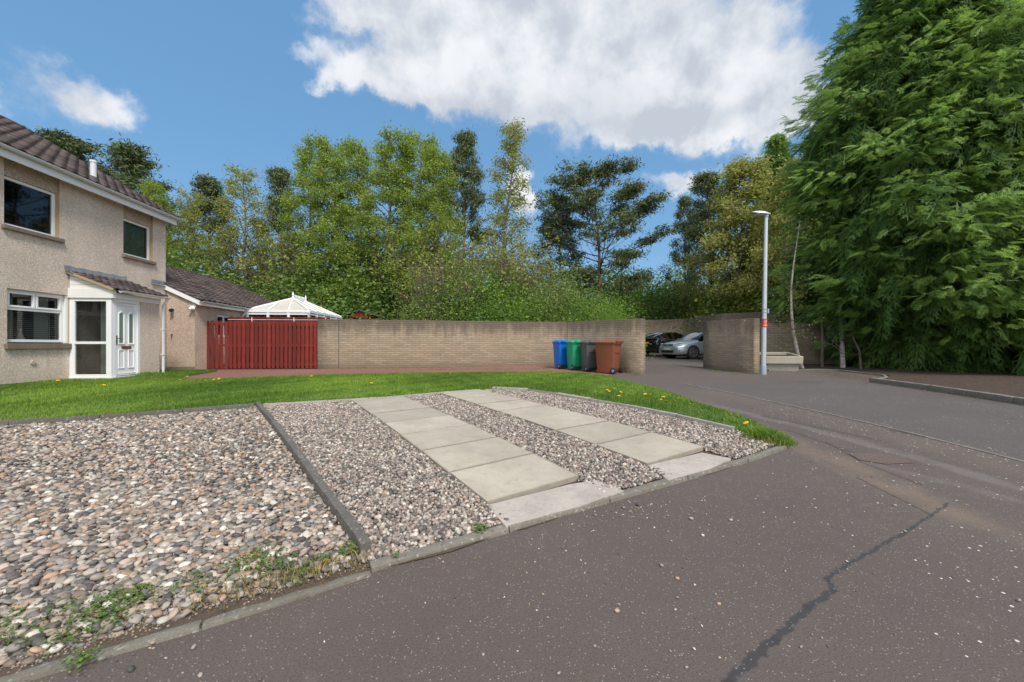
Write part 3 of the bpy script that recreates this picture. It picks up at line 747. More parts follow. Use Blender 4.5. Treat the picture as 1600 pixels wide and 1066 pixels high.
def rnd_in(poly, n, seed):
    r = np.random.default_rng(seed); xs = [p[0] for p in poly]; ys = [p[1] for p in poly]
    P = np.stack([r.uniform(min(xs), max(xs), n), r.uniform(min(ys), max(ys), n)], 1)
    P = P[inpoly(P, poly)]; return P[np.abs(P[:, 0]) < P[:, 1]*1.34+.6]
def vnoise(P, s, seed=0):
    r = np.random.default_rng(seed); out = np.zeros(len(P))
    for k in range(6):
        a = r.uniform(0, 6.28); f = s*r.uniform(.6, 2.2); out += np.sin((P[:, 0]*np.cos(a)+P[:, 1]*np.sin(a))*f+r.uniform(0, 6.28))
    return out/6
P = rnd_in(LP, 420000, 5)
t = .46+.85*vnoise(P, 1.3, 3)+.45*vnoise(P, 6, 4)
hh = .042*(1+.7*vnoise(P, 2.3, 8))
tag(blades('grass', P, g(P[:, 1])+LW-.004, np.clip(hh, .025, .09), .011, M['grass'], .6, 6, t), 'short green lawn grass in front of the house and the wall', 'grass', None, 'stuff')
# longer tufts along the edges
def along(path, n, spread, seed):
    r = np.random.default_rng(seed); P = np.array(path); s = np.r_[0, np.cumsum(np.linalg.norm(np.diff(P, axis=0), axis=1))]
    u = r.uniform(0, s[-1], n)
    return np.stack([np.interp(u, s, P[:, 0]), np.interp(u, s, P[:, 1])], 1)+r.normal(0, spread, (n, 2))
E = np.concatenate([along(lf, 5000, .02, 2)+np.array([0, .03]), along(LP[len(lawn_front)+1:-3], 6000, .03, 3)])
def tuft(px, py, n, sp, h, lift=LW, seed=0):
    r = np.random.default_rng(seed); c = np.array(G(px, py, lift)); return c+r.normal(0, sp, (n, 2)), np.full(n, h)
TP, TH = [E], [np.full(len(E), .055)]
for i, (px, py, n, sp, h) in enumerate([(232,588,900,.16,.13),(245,588,700,.16,.12),(270,590,500,.14,.10),(700,606,500,.1,.09),(790,605,700,.09,.1),(780,604,500,.1,.09),(620,616,500,.08,.07),(585,619,300,.1,.07),(650,612,400,.1,.08),(950,600,700,.25,.07),(1190,681,900,.06,.10),(1205,684,600,.06,.09),(1225,690,300,.05,.06)]):
    a, b = tuft(px, py, n, sp, h, seed=i); TP.append(a); TH.append(b)
TP = np.concatenate(TP); TH = np.concatenate(TH)
tag(blades('grass_tufts', TP, g(TP[:, 1])+LW*.6, TH, .010, M['grass'], .8, 9, .35+.3*vnoise(TP, 3, 2)), 'longer grass tufts along the lawn edges and by the porch', 'grass', None, 'stuff')
DP = np.concatenate([P[np.random.default_rng(3).random(len(P)) < .05*np.clip(.6+1.5*vnoise(P, 1.1, 21), 0, 1)], tuft(1210, 687, 500, .06, 1, seed=44)[0], tuft(1207, 686, 350, .05, 1, seed=41)[0], tuft(1190, 683, 150, .06, 1, seed=42)[0], along(FE[3:7], 260, .05, 43)+np.array([-.02, .12])])
tag(blades('dry_grass', DP, g(DP[:, 1])+.035, .045, .006, M['drygrass'], 1.0, 13), 'straw coloured dry grass at the bed edges', 'grass', None, 'stuff')
# weeds in the pebbles: low leafy cover
def leafcloud(P, size, seed, zr=.5, aspect=.6, up=.3):
    """P (n,3) leaf centres; returns V,F for one quad (diamond) per leaf"""
    r = np.random.default_rng(seed); n = len(P)
    d = r.normal(size=(n, 3)); d /= np.linalg.norm(d, axis=1)[:, None]
    e = r.normal(size=(n, 3)); e -= (e*d).sum(1)[:, None]*d; e /= np.linalg.norm(e, axis=1)[:, None]
    if up:
        d[:, 2] *= (1-up); e[:, 2] *= (1-up)
    s = (size*r.uniform(.6, 1.4, n))[:, None]
    V = np.stack([P-d*s*.5, P+e*s*aspect*.5-d*s*.05, P+d*s*.5, P-e*s*aspect*.5-d*s*.05], 1)
    return V.reshape(-1, 3), np.arange(n*4).reshape(-1, 4)
def weeds(name, spots, size, m, label, seed, lift=.03, mono=None):
    r = np.random.default_rng(seed); PP, TT = [], []
    for (px, py, n, sp, h) in spots:
        c = np.array(G(px, py)); q = c+r.normal(0, sp, (n, 2)); z = g(q[:, 1])+lift+r.uniform(0, h, n)
        PP.append(np.column_stack([q, z])); TT.append(np.clip(r.normal(r.uniform(.3, .7), .22, n), 0, 1))
    P = np.concatenate(PP); V, Fc = leafcloud(P, size, seed, up=.55)
    return tag(big(name, V, Fc, m, None, np.repeat(np.concatenate(TT), 4)), label, 'weeds', None, 'stuff')
weeds('weeds', [(150,965,300,.07,.03),(195,945,220,.06,.03),(110,1005,120,.05,.02),(90,965,80,.05,.03),(395,885,300,.07,.035),(430,895,200,.06,.03),(470,905,120,.05,.02),(330,925,90,.08,.02),(500,885,90,.04,.03),(545,872,180,.035,.045),(20,1010,110,.05,.03),(8,985,60,.04,.04),(130,1040,70,.025,.03),(118,1052,40,.02,.03),(280,925,60,.07,.02),(235,935,60,.06,.02),(620,880,20,.01,.05),(750,833,120,.025,.02),(215,655,60,.03,.05),(180,975,140,.05,.02)], .020, M['weed'], 'low leafy weeds and moss growing in the pebbles near the road', 21)
weeds('edge_weeds', [(1195,690,200,.05,.03),(1225,692,160,.05,.03),(1180,700,160,.05,.02),(735,702,30,.03,.03),(617,682,30,.02,.02),(1215,700,80,.04,.02)]+[(x, 578.5-abs(x-700)*.012, 60, .12, .05) for x in range(510,860,18)]+[(975,583,120,.14,.12),(990,586,100,.1,.1),(1120,581,80,.12,.04),(1150,584,90,.12,.04),(1170,585,60,.1,.04),(1212,574,260,.10,.22),(1225,576,120,.1,.08)], .035, M['weed'], 'small weeds at the foot of the walls and bay edges', 22, .01)
weeds('moss', [(300,930,500,.1,.005),(380,915,700,.12,.006),(470,905,600,.12,.006),(200,985,400,.08,.004),(550,890,400,.06,.004),(600,885,200,.05,.004),(650,875,120,.05,.003)], .008, M['drygrass'], 'brownish moss and debris behind the road edging', 23, .012)
# fallen needle litter on the bed and asphalt edge
rg2 = np.random.default_rng(8)
LPt = rnd_in([k1, (12, 6.5), (16, 9), (16, 13), (9.4, 13.2), (9.2, 10.4)], 9000, 4)
LPt = np.concatenate([LPt, along([k1, k0], 900, .16, 5)+np.array([-.15, 0]), along([k0, G(1290, 583)], 1500, .35, 6)])
V, Fc = leafcloud(np.column_stack([LPt, g(LPt[:, 1])+.028+rg2.uniform(0, .015, len(LPt))]), .05, 3, aspect=.25, up=.85)
tag(big('needle_litter', V, Fc, leafmat('needle_litter', (.05, .028, .018), (.24, .12, .06), .0), None, np.repeat(rg2.uniform(0, 1, len(LPt))**2, 4)), 'brown fallen needles and twigs under the conifers', 'needle litter', None, 'stuff')

# dandelions
def dandelion_proto():
    e = empty('dandelion', (0, 0, 0))
    m = MB(); m.tube([(0, 0, 0), (.004, 0, .04), (.002, .003, .075)], .003, 5); m.build('stem', M['stem'], e)
    m = MB()
    for ring, (rad, z, n) in enumerate(((.026, .076, 14), (.018, .082, 11), (.010, .087, 7))):
        for i in range(n):
            a = 2*math.pi*(i+.3*ring)/n; w = .22
            p = [(0, 0, z-.003), (rad*.8*math.cos(a-w), rad*.8*math.sin(a-w), z+.002), (rad*math.cos(a), rad*math.sin(a), z+.001), (rad*.8*math.cos(a+w), rad*.8*math.sin(a+w), z+.002)]
            m.quad(*p)
    m.build('flower_head', M['yellow'], e)
    return e
DAN = [(90,594,'beside the white porch base'),(161,601,'in the lawn in front of the front door'),(85,637,'alone in the lawn near the pebble bed'),(279,593,'at the left end of the red fence path'),(293,588,'below the left end of the red fence'),(321,594,'left of a close pair below the red fence'),(335,593,'left of the pair below the red fence'),(344,591,'right of the pair below the red fence'),(487,587,'below the right end of the red fence'),(507,589,'on the path edge below the wall joint'),(547,598,'left of two in the lawn centre'),(580,598,'right of two in the lawn centre'),(622,580,'on the path edge at the middle of the wall'),(624,583,'just below another at the middle of the wall'),(702,583,'on the lawn edge below the long wall'),
       (948,609,'top left of the cluster on the right of the lawn'),(961,607,'top of the cluster on the right of the lawn'),(968,612,'right of the cluster on the right of the lawn'),(954,611,'middle of the cluster on the right of the lawn'),(1009,615,'broad pair of blooms between the two lawn clusters'),(1014,616,'right bloom of the pair between the clusters'),(1035,624,'left in the cluster near the lawn tip'),(1037,620,'upper left in the cluster near the lawn tip'),(1043,626,'middle of the cluster near the lawn tip'),(1056,626,'right of the middle in the cluster near the lawn tip'),(1062,622,'upper right in the cluster near the lawn tip'),(1077,631,'rightmost of the cluster near the lawn tip'),(1170,659,'alone near the pointed tip of the lawn'),(967,618,'below the cluster on the right of the lawn')]
dp = dandelion_proto()
for i, (px, py, lb) in enumerate(DAN):
    o = dp if i == 0 else copy_tree(dp)
    x, y = G(px, py, LW+.06); o.location = (x, y, float(g(y))+LW-.02); o.rotation_euler = (random.uniform(-.5, .1), random.uniform(-.3, .3), random.uniform(0, 6)); s = random.uniform(1.0, 1.45); o.scale = (s, s, 1)
    tag(o, 'yellow dandelion ' + lb, 'dandelion', 'dandelions in the lawn')
for (px, py, lb) in ((403, 865, 'low yellow dandelion among the pebbles and weeds'), (514, 875, 'yellow dandelion beside the near end of the dark divider')):
    o = copy_tree(dp); x, y = G(px, py, .06); o.location = (x, y, float(g(y))-.01); o.rotation_euler = (-.75, .1, 1); o.scale = (.85, .85, .85)
    tag(o, lb, 'dandelion', 'dandelions in the lawn')

# ================================================================== HOUSE
# house frame: u along the facade (away from the viewer), v outwards to the right; heights w are metres relative to camera height
HA = math.atan(.0866)
HO = (-11.28, 8.95)
def wz(w): return CAMZ+w                       # camera-relative height -> world z
FL = wz(-.93)
house = empty('house', (HO[0], HO[1], FL), HA, 'two storey semi detached house with dry dash walls, brown tiled roof and white porch', 'house')
def L(w): return wz(w)-FL                      # camera-relative height -> house-local z
# in house-local space: x = v, y = u  (rotation HA about z)
def HP(u, v, w): return (v, u, L(w))
def hbox(mb, u0, u1, v0, v1, w0, w1): return mb.b2((v0, u0, L(w0)), (v1, u1, L(w1)))

def wall_open(name, along, u0, u1, w0, w1, opens, face, depth, m, parent, sign=1, reveal=None):
    """wall face with real openings. along='u': plane v=face, along='v': plane u=face. sign = outward direction"""
    us = sorted({u0, u1, *[o[0] for o in opens], *[o[1] for o in opens]}); ws = sorted({w0, w1, *[o[2] for o in opens], *[o[3] for o in opens]})
    mb = MB()
    def pt(a, b, w): return HP(a, b, w) if along == 'u' else HP(b, a, w)
    for i in range(len(us)-1):
        for j in range(len(ws)-1):
            cu, cw = (us[i]+us[i+1])/2, (ws[j]+ws[j+1])/2
            if any(o[0] < cu < o[1] and o[2] < cw < o[3] for o in opens): continue
            mb.quad(pt(us[i], face, ws[j]), pt(us[i+1], face, ws[j]), pt(us[i+1], face, ws[j+1]), pt(us[i], face, ws[j+1]))
    ob = mb.build(name, m, parent)
    for (a, b, c, d) in opens:
        rb = MB(); f2 = face-sign*depth
        rb.quad(pt(a, face, c), pt(a, f2, c), pt(a, f2, d), pt(a, face, d)); rb.quad(pt(b, face, c), pt(b, f2, c), pt(b, f2, d), pt(b, face, d))
        rb.quad(pt(a, face, d), pt(b, face, d), pt(b, f2, d), pt(a, f2, d)); rb.quad(pt(a, face, c), pt(b, face, c), pt(b, f2, c), pt(a, f2, c)); rb.build('window_reveal', reveal or m, parent)
    return ob
EAV = 4.30
UEND = 4.79
wins = [(.08, 1.285, 2.66, 4.26), (3.14, 4.24, 2.68, 4.26), (.14, 1.52, .035, 1.27)]
# extra window off to the left keeps the facade believable from a step aside
wins.append((-2.6, -1.4, 2.66, 4.26)); wins.append((-2.7, -1.3, .035, 1.27))
wall_open('wall', 'u', -5.0, UEND, -.93, EAV, wins, 0.0, .14, M['harl'], house, 1, M['band'])
mb = MB()
mb.quad(HP(UEND,0,-.93), HP(UEND,-9,-.93), HP(UEND,-9,EAV), HP(UEND,0,EAV)); mb.add([HP(UEND,0,EAV), HP(UEND,-9,EAV), HP(UEND,-4.5,7.0)], [(0,1,2)])
mb.build('gable_wall', M['harl'], house)
mb = MB(); mb.quad(HP(-5,0,-.93), HP(-5,-9,-.93), HP(-5,-9,EAV), HP(-5,0,EAV)); mb.add([HP(-5,0,EAV), HP(-5,-9,EAV), HP(-5,-4.5,7.0)], [(0,1,2)])
mb.quad(HP(-5,-9,-.93), HP(UEND,-9,-.93), HP(UEND,-9,EAV), HP(-5,-9,EAV)); mb.build('rear_wall', M['harl'], house)
# rooms behind the glass
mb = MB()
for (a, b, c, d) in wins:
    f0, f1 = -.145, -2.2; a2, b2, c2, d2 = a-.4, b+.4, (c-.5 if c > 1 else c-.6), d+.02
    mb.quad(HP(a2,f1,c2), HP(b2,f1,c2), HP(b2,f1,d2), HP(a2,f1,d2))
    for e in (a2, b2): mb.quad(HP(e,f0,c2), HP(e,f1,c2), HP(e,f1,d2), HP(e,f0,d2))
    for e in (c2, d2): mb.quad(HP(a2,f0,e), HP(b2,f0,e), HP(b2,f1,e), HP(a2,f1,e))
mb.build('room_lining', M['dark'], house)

def window(parent, u0, u1, w0, w1, v, lights, sill=None, fr=.065, depth=.06, blind=None, nm='window'):
    """white frame in plane v; lights = list of glazed rectangles with own sash flag"""
    f = MB()
    for (a, b, c, d) in ((u0,u1,w0,w0+fr),(u0,u1,w1-fr,w1),(u0,u0+fr,w0+fr,w1-fr),(u1-fr,u1,w0+fr,w1-fr)):
        hbox(f, a, b, v-depth, v, c, d)
    root = f.build(nm, M['white'], parent, .006)
    for (a, b, c, d, sash) in lights:
        if sash:
            s = MB(); t = .045
            for (aa, bb, cc, d2) in ((a,b,c,c+t),(a,b,d-t,d),(a,a+t,c+t,d-t),(b-t,b,c+t,d-t)): hbox(s, aa, bb, v-depth+.02, v+.018, cc, d2)
            s.build('casement', M['white'], root, .008)
            a, b, c, d = a+t, b-t, c+t, d-t
        MB().quad(HP(a,v-.03,c), HP(b,v-.03,c), HP(b,v-.03,d), HP(a,v-.03,d)).build('pane', M['glass'], root)
    if blind:
        m = MB(); a, b, c, d, mt, gap, tilt = blind
        n = int((d-c)/gap)
        for i in range(n):
            w = c+i*gap; m.quad(HP(a, v-.10, w), HP(b, v-.10, w), HP(b, v-.115, w+gap*tilt), HP(a, v-.115, w+gap*tilt))
        for uu in (a+.15*(b-a), a+.85*(b-a)): hbox(m, uu, uu+.006, v-.099, v-.095, c, d)
        m.build('blind', mt, root)
    if sill:
        s = MB(); hbox(s, u0-.06, u1+.07, -.12, .07, sill[0], sill[1]); s.build('sill', M['sill'], root, .012)
    return root
V1 = -.10
w1 = window(house, .08, 1.285, 2.68, 3.80, V1, [(.145, 1.22, 2.745, 3.735, 0)], (2.58, 2.675))
c_ = MB(); hbox(c_, .08, 1.285, -.13, -.06, 3.803, 4.258); c_.build('head_panel', M['harl2'], w1)
w2 = window(house, 3.14, 4.24, 2.70, 3.80, V1, [(3.205, 4.175, 2.765, 3.735, 0)], (2.60, 2.695), blind=(3.2, 4.18, 2.76, 3.74, M['greenblind'], .035, .93))
c_ = MB(); hbox(c_, 3.14, 4.24, -.13, -.06, 3.803, 4.258); c_.build('head_panel', M['harl2'], w2)
w3 = window(house, .14, 1.46, .06, 1.27, V1+.02, [(.205, .79, .86, 1.215, 1), (.81, 1.40, .86, 1.215, 1), (.205, 1.395, .125, .795, 0)], (-.10, .035), blind=(.2, 1.4, .12, .80, M['blind'], .045, .12))
f = MB(); hbox(f, .20, 1.40, -.14, -.08, .797, .857); f.build('transom', M['white'], w3, .005)
f = MB(); hbox(f, 1.462, 1.52, -.13, -.02, .04, 1.268); f.build('filler_board', M['whitewood'], w3, .003)
# curtains and a vase seen through the lower window
def drape(u0, u1, v, c, d, m, n=9):
    mb = MB(); N = 40
    vs = []
    for i in range(N+1):
        u = u0+(u1-u0)*i/N; vv = v+.035*math.sin(i/N*n*math.pi)
        vs += [HP(u, vv, c), HP(u, vv, d)]
    mb.add(vs, [(2*i, 2*i+2, 2*i+3, 2*i+1) for i in range(N)]); return mb.build('curtain', m, w3, smooth=True)
drape(.16, .34, -.34, .05, 1.26, M['redcurtain'], 6); drape(.36, .56, -.32, .05, 1.26, M['curtain'], 8); drape(1.02, 1.36, -.33, .05, 1.26, M['curtain'], 10)
mb = MB(); mb.tube([HP(.66,-.26,.07), HP(.66,-.26,.14), HP(.66,-.26,.22), HP(.66,-.26,.30), HP(.66,-.26,.38)], [.055,.075,.05,.02,.028], 12); mb.build('vase', M['curtain'], w3, smooth=True)
for (a, b, c, d) in ((-2.6, -1.4, 2.68, 3.80),): window(house, a, b, c, d, V1, [(a+.065, b-.065, c+.065, d-.065, 0)], (2.58, 2.675))
window(house, -2.7, -1.3, .06, 1.27, V1+.02, [(-2.63, -1.37, .125, 1.2, 0)], (-.10, .035))
# damp proof line
mb = MB(); hbox(mb, -5, 1.52, .002, .016, -.90, -.875); mb.build('damp_course', M['black'], house)
# wall vent
mb = MB(); n = 16; c = HP(.66, .012, -.42)
mb.tube([(0.0, c[1], c[2]), (.03, c[1], c[2])], .055, n); mb.tube([(.03, c[1], c[2]), (.036, c[1], c[2])], .040, n); mb.build('vent_cover', M['harl2'], house, .004)

def tiles(name, uv, w_, l_, m, parent, tw=.30, ex=.30, seed=1, amp=.045):
    """pantiled slope. uv(s, t, h) -> local point, s along the eaves (0..w_), t up the slope (0..l_), h above the slope"""
    r = random.Random(seed); mb_v, mb_f, tint = [], [], []
    nt = int(math.ceil(w_/tw)); nr = int(math.ceil(l_/ex))
    prof = [(0, 0), (.12, .55), (.25, .95), (.38, 1.0), (.5, .8), (.62, .35), (.75, .05), (.88, -.05), (1.0, 0)]
    for j in range(nr):
        t0, t1 = j*ex-.02, min((j+1)*ex+.03, l_)
        for i in range(nt):
            s0 = i*tw; b = len(mb_v); tn = r.random(); lift = r.uniform(0, .006)
            for (a, h) in prof:
                s = min(s0+a*tw, w_)
                mb_v.append(uv(s, t0, .012+h*amp)); mb_v.append(uv(s, t0, .052+h*amp+lift)); mb_v.append(uv(s, t1, .006+h*amp))
                tint += [tn]*3
            for k in range(len(prof)-1):
                q = b+3*k; mb_f += [(q, q+3, q+4, q+1), (q+1, q+4, q+5, q+2)]
    return big(name, np.array(mb_v), np.array(mb_f), m, parent, np.array(tint))
# roof: eaves at v=.28, ridge at v=-4.5
RU0, RU1 = -5.1, UEND+.13
EV, EW, RV, RW = .30, 4.31, -4.5, 7.15
sl_ = math.hypot(EV-RV, RW-EW); ct, st_ = (EV-RV)/sl_, (RW-EW)/sl_
def rf(s, t, h): return HP(RU0+s, EV-ct*t+st_*h, EW+st_*t+ct*h)
def rb_(s, t, h): return HP(RU0+s, 2*RV-EV+ct*t-st_*h, EW+st_*t+ct*h)
tiles('roof', rf, RU1-RU0, sl_, M['tile'], house, .30, .31, 1)
mb = MB(); mb.quad(HP(RU0,2*RV-EV,EW), HP(RU1,2*RV-EV,EW), HP(RU1,RV,RW), HP(RU0,RV,RW)); mb.quad(HP(RU0,EV-.02,EW-.01), HP(RU1,EV-.02,EW-.01), HP(RU1,RV,RW-.01), HP(RU0,RV,RW-.01))
mb.build('rear_roof_slope', M['tile'], house)
mb = MB()
for i in range(int((RU1-RU0)/.45)+1):
    a = RU0+i*.45; b = min(a+.44, RU1); vs = []
    for uu in (a, b):
        for k in range(7):
            an = math.pi*k/6; vs.append(HP(uu, RV+.13*math.cos(an), RW-.02+.11*math.sin(an)))
    mb.add(vs, [(k, k+1, k+8, k+7) for k in range(6)]+[tuple(range(7)), tuple(range(7, 14))])
mb.build('ridge_tiles', M['tile'], house)
mb = MB(); hbox(mb, RU0, RU1, .235, .262, 4.07, 4.27); mb.build('fascia', M['white'], house, .004)
mb = MB(); hbox(mb, RU0, RU1, .0, .233, 4.262, 4.275); mb.build('soffit', M['whitewood'], house)
def gutter(u0, u1, v, w, r, parent, m=M['gut'], brk=.9):
    mb = MB(); n = 8; vs = []
    for uu in (u0, u1):
        for k in range(n+1):
            a = math.pi+math.pi*k/n; vs.append(HP(uu, v+r*math.cos(a), w+r*math.sin(a)))
        for k in range(n, -1, -1):
            a = math.pi+math.pi*k/n; vs.append(HP(uu, v+(r-.006)*math.cos(a), w+(r-.006)*math.sin(a)))
    N = 2*(n+1); fs = [(k, (k+1) % N, (k+1) % N+N, k+N) for k in range(N)]+[tuple(range(N)), tuple(range(N, 2*N))]
    mb.add(vs, fs); gt = mb.build('gutter', m, parent, smooth=True)
    k = MB(); uu = u0+.3
    while uu < u1:
        vs = []
        for du in (0, .035):
            for q in range(n+1):
                a = math.pi+math.pi*q/n; vs.append(HP(uu+du, v+(r+.010)*math.cos(a), w+(r+.010)*math.sin(a)))
        k.add(vs, [(q, q+1, q+n+2, q+n+1) for q in range(n)]); uu += brk
    k.build('gutter_bracket', m, gt)
    return gt
gutter(RU0, RU1, .33, 4.30, .065, house)
mb = MB(); c = rf(2.62-RU0, .78, 0); mb.tube([(c[0], c[1], c[2]-.05), (c[0], c[1], c[2]+.46)], .072, 16); mb.tube([(c[0], c[1], c[2]+.46), (c[0], c[1], c[2]+.52)], .085, 16)
mb.tube([(c[0], c[1], c[2]), (c[0], c[1], c[2]+.05)], [.14, .085], 16); mb.build('roof_vent_pipe', M['gut'], house, smooth=True)

# ---- porch
PU0, PU1, PV = 1.53, 3.14, 1.0
porch = MB(); hbox(porch, PU0-.02, PU1, .002, PV+.03, -.935, -.84); porch = porch.build('porch_base', M['whitewood'], house, .006)
# side facing the viewer: white boards around a tall two-pane light
def vbox(mb, v0, v1, u0, u1, w0, w1): return hbox(mb, u0, u1, v0, v1, w0, w1)
s = MB(); S0, S1_ = PU0, PU0+.07
vbox(s, 0.003, .125, S0, S1_, -.84, 1.21); vbox(s, .875, 1.0, S0, S1_, -.84, 1.21)
vbox(s, .125, .875, S0, S1_, -.84, -.765); vbox(s, .125, .875, S0, S1_, 1.13, 1.21); vbox(s, .125, .875, S0, S1_, .02, .085)
s.build('porch_side_frame', M['white'], house, .006)
s = MB()
for (a, b) in ((-.765, .02), (.085, 1.13)): s.quad(HP(S0+.03, .125, a), HP(S0+.03, .875, a), HP(S0+.03, .875, b), HP(S0+.03, .125, b))
s.build('porch_side_pane', M['glass'], house)
s = MB(); vbox(s, -.02, 1.07, S0-.035, S0+.07, 1.212, 1.455); s.build('porch_beam', M['whitewood'], house, .004)
# cladding triangle under the verge
s = MB()
for i in range(4):
    w0_, w1_ = 1.457+i*.105, 1.457+(i+1)*.105-.006
    ve0 = 1.12*(1-(w0_-1.44)/.43); ve1 = max(.03, 1.12*(1-(w1_-1.44)/.43))
    if ve0 < .05: break
    p = [(.02, w0_), (max(ve0, .04), w0_), (ve1, w1_), (.02, w1_)]
    s.add([HP(S0-.01, a, b) for a, b in p]+[HP(S0+.03, a, b) for a, b in p], [(0,1,2,3),(7,6,5,4),(0,4,5,1),(1,5,6,2),(2,6,7,3),(3,7,4,0)])
s.build('porch_cladding', M['whitewood'], house)
# front wall: door + rendered panel
dz0, dz1 = -.84, 1.16
s = MB(); hbox(s, PU0+.072, PU0+.15, PV-.07, PV, -.84, 1.21); hbox(s, PU0+.15, 2.42, PV-.07, PV, 1.13, 1.21); hbox(s, 2.36, 2.44, PV-.07, PV, -.84, 1.13); s.build('door_frame', M['white'], house, .008)
s = MB(); hbox(s, PU0+.15, 2.36, PV-.08, PV-.03, -.82, 1.128); door = s.build('front_door', M['white'], house, .004)
D0, D1 = PU0+.15, 2.36
def moulding(u0, u1, w0, w1, arch=False, t=.022, h=.018):
    mb = MB(); v = PV-.03
    path = [(u0, w0), (u1, w0), (u1, w1)] + ([(u0+(u1-u0)*.5, w1+.06)] if arch else []) + [(u0, w1), (u0, w0)]
    for (a, b) in zip(path[:-1], path[1:]):
        mb.tube([HP(a[0], v+.004, a[1]), HP(b[0], v+.004, b[1])], t*.5, 6)
    return mb
for (a, b) in ((D0+.10, D0+.27), (D1-.27, D1-.10)):
    moulding(a, b, .02, .83, True, .030).build('door_moulding', M['white'], door, smooth=True)
    moulding(a, b, -.62, -.14, False, .028).build('door_moulding', M['white'], door, smooth=True)
    q = MB(); hbox(q, a+.035, b-.035, PV-.032, PV-.026, .06, .84); q.build('door_pane', M['greenblind'], door)
moulding(D0+.05, D1-.05, -.76, 1.06, False, .02).build('door_moulding', M['white'], door, smooth=True)
q = MB(); hbox(q, (D0+D1)/2-.15, (D0+D1)/2+.15, PV-.03, PV-.012, -.11, -.03); q.build('letter_plate', M['brass'], door, .004)
q = MB(); hbox(q, D0+.02, D0+.055, PV-.03, PV-.014, .0, .25); q.tube([HP(D0+.037, PV-.02, .17), HP(D0+.037, PV+.035, .17), HP(D0+.15, PV+.04, .17)], .011, 8); q.build('handle', M['handle'], door, .003)
s = MB(); hbox(s, D0-.05, 2.46, PV-.02, PV+.10, -.90, -.842); s.build('door_step', M['kerbpale'], house, .01)
s = MB(); hbox(s, 2.442, PU1, PV-.10, PV, -.93, 1.21); hbox(s, PU1-.10, PU1, .003, PV-.10, -.93, 1.21); s.build('porch_wall', M['harl'], house)
s = MB(); hbox(s, PU0+.072, PU1+.02, PV-.02, PV+.025, 1.212, 1.37); s.build('porch_fascia', M['white'], house, .004)
# porch inside: back wall, curtain behind the side pane
s = MB(); s.quad(HP(PU1-.11, .01, -.83), HP(PU1-.11, .9, -.83), HP(PU1-.11, .9, 1.2), HP(PU1-.11, .01, 1.2)); s.quad(HP(PU0+.1, .01, -.83), HP(PU1, .01, -.83), HP(PU1, .9, -.83), HP(PU0+.1, .9, -.83)); s.quad(HP(PU0+.08,.01,1.215),HP(PU1,.01,1.215),HP(PU1,.95,1.215),HP(PU0+.08,.95,1.215)); s.build('porch_lining', M['sill'], house)
N = 30; s = MB(); vs = []
for i in range(N+1):
    v = .45+.3*i/N; uu = PU0+.35+.02*math.sin(i*.9); vs += [HP(uu, v, -.76), HP(uu, v, 1.13)]
s.add(vs, [(2*i, 2*i+2, 2*i+3, 2*i+1) for i in range(N)]); s.build('porch_curtain', M['curtain'], house, smooth=True)
PE, PW0, PW1 = 1.13, 1.43, 1.88
pl_ = math.hypot(PE, PW1-PW0); pc, ps = PE/pl_, (PW1-PW0)/pl_
def pr(s_, t, h): return HP(PU0-.10+s_, PE-pc*t+ps*h, PW0+ps*t+pc*h)
tiles('porch_roof', pr, PU1-PU0+.22, pl_, M['tile'], house, .21, .21, 5, .032)
s = MB(); s.quad(pr(0,0,-.005), pr(PU1-PU0+.22,0,-.005), pr(PU1-PU0+.22,pl_,-.005), pr(0,pl_,-.005)); s.build('porch_roof_underside', M['felt'], house)
# verge mortar and lead flashing
s = MB(); s.add([pr(-.005,0,-.03), pr(-.005,pl_,-.03), pr(-.005,pl_,.03), pr(-.005,0,.03), pr(.05,0,-.03), pr(.05,pl_,-.03), pr(.05,pl_,.03), pr(.05,0,.03)], [(0,1,2,3),(7,6,5,4),(0,4,5,1),(1,5,6,2),(2,6,7,3),(3,7,4,0)]); s.build('porch_verge', M['band'], house)
s = MB(); N = 24
vs = []
for i in range(N+1):
    uu = PU0-.14+(PU1-PU0+.24)*i/N; j = .012*math.sin(i*2.3)
    vs += [HP(uu, .008, 2.03+.01*math.sin(i*1.1)), HP(uu, .03, 1.90), HP(uu, .14, 1.875+j), HP(uu, .20, 1.835+j)]
s.add(vs, [(4*i+k, 4*i+4+k, 4*i+5+k, 4*i+1+k) for i in range(N) for k in range(3)]); s.build('porch_flashing', M['lead'], house, smooth=True)
gutter(PU0+.06, PU1+.14, PE+.045, 1.425, .055, house, M['white'], .55)
s = MB(); s.tube([HP(PU1+.06, PE+.045, 1.37), HP(PU1+.06, PE+.03, 1.30), HP(PU1+.06, PE-.06, 1.2), HP(PU1+.06, PE-.065, -.90)], .036, 10)
for w in (.45, -.3): hbox(s, PU1+.01, PU1+.11, PE-.11, PE-.02, w, w+.03)
s.build('downpipe', M['gut'], house, smooth=True)

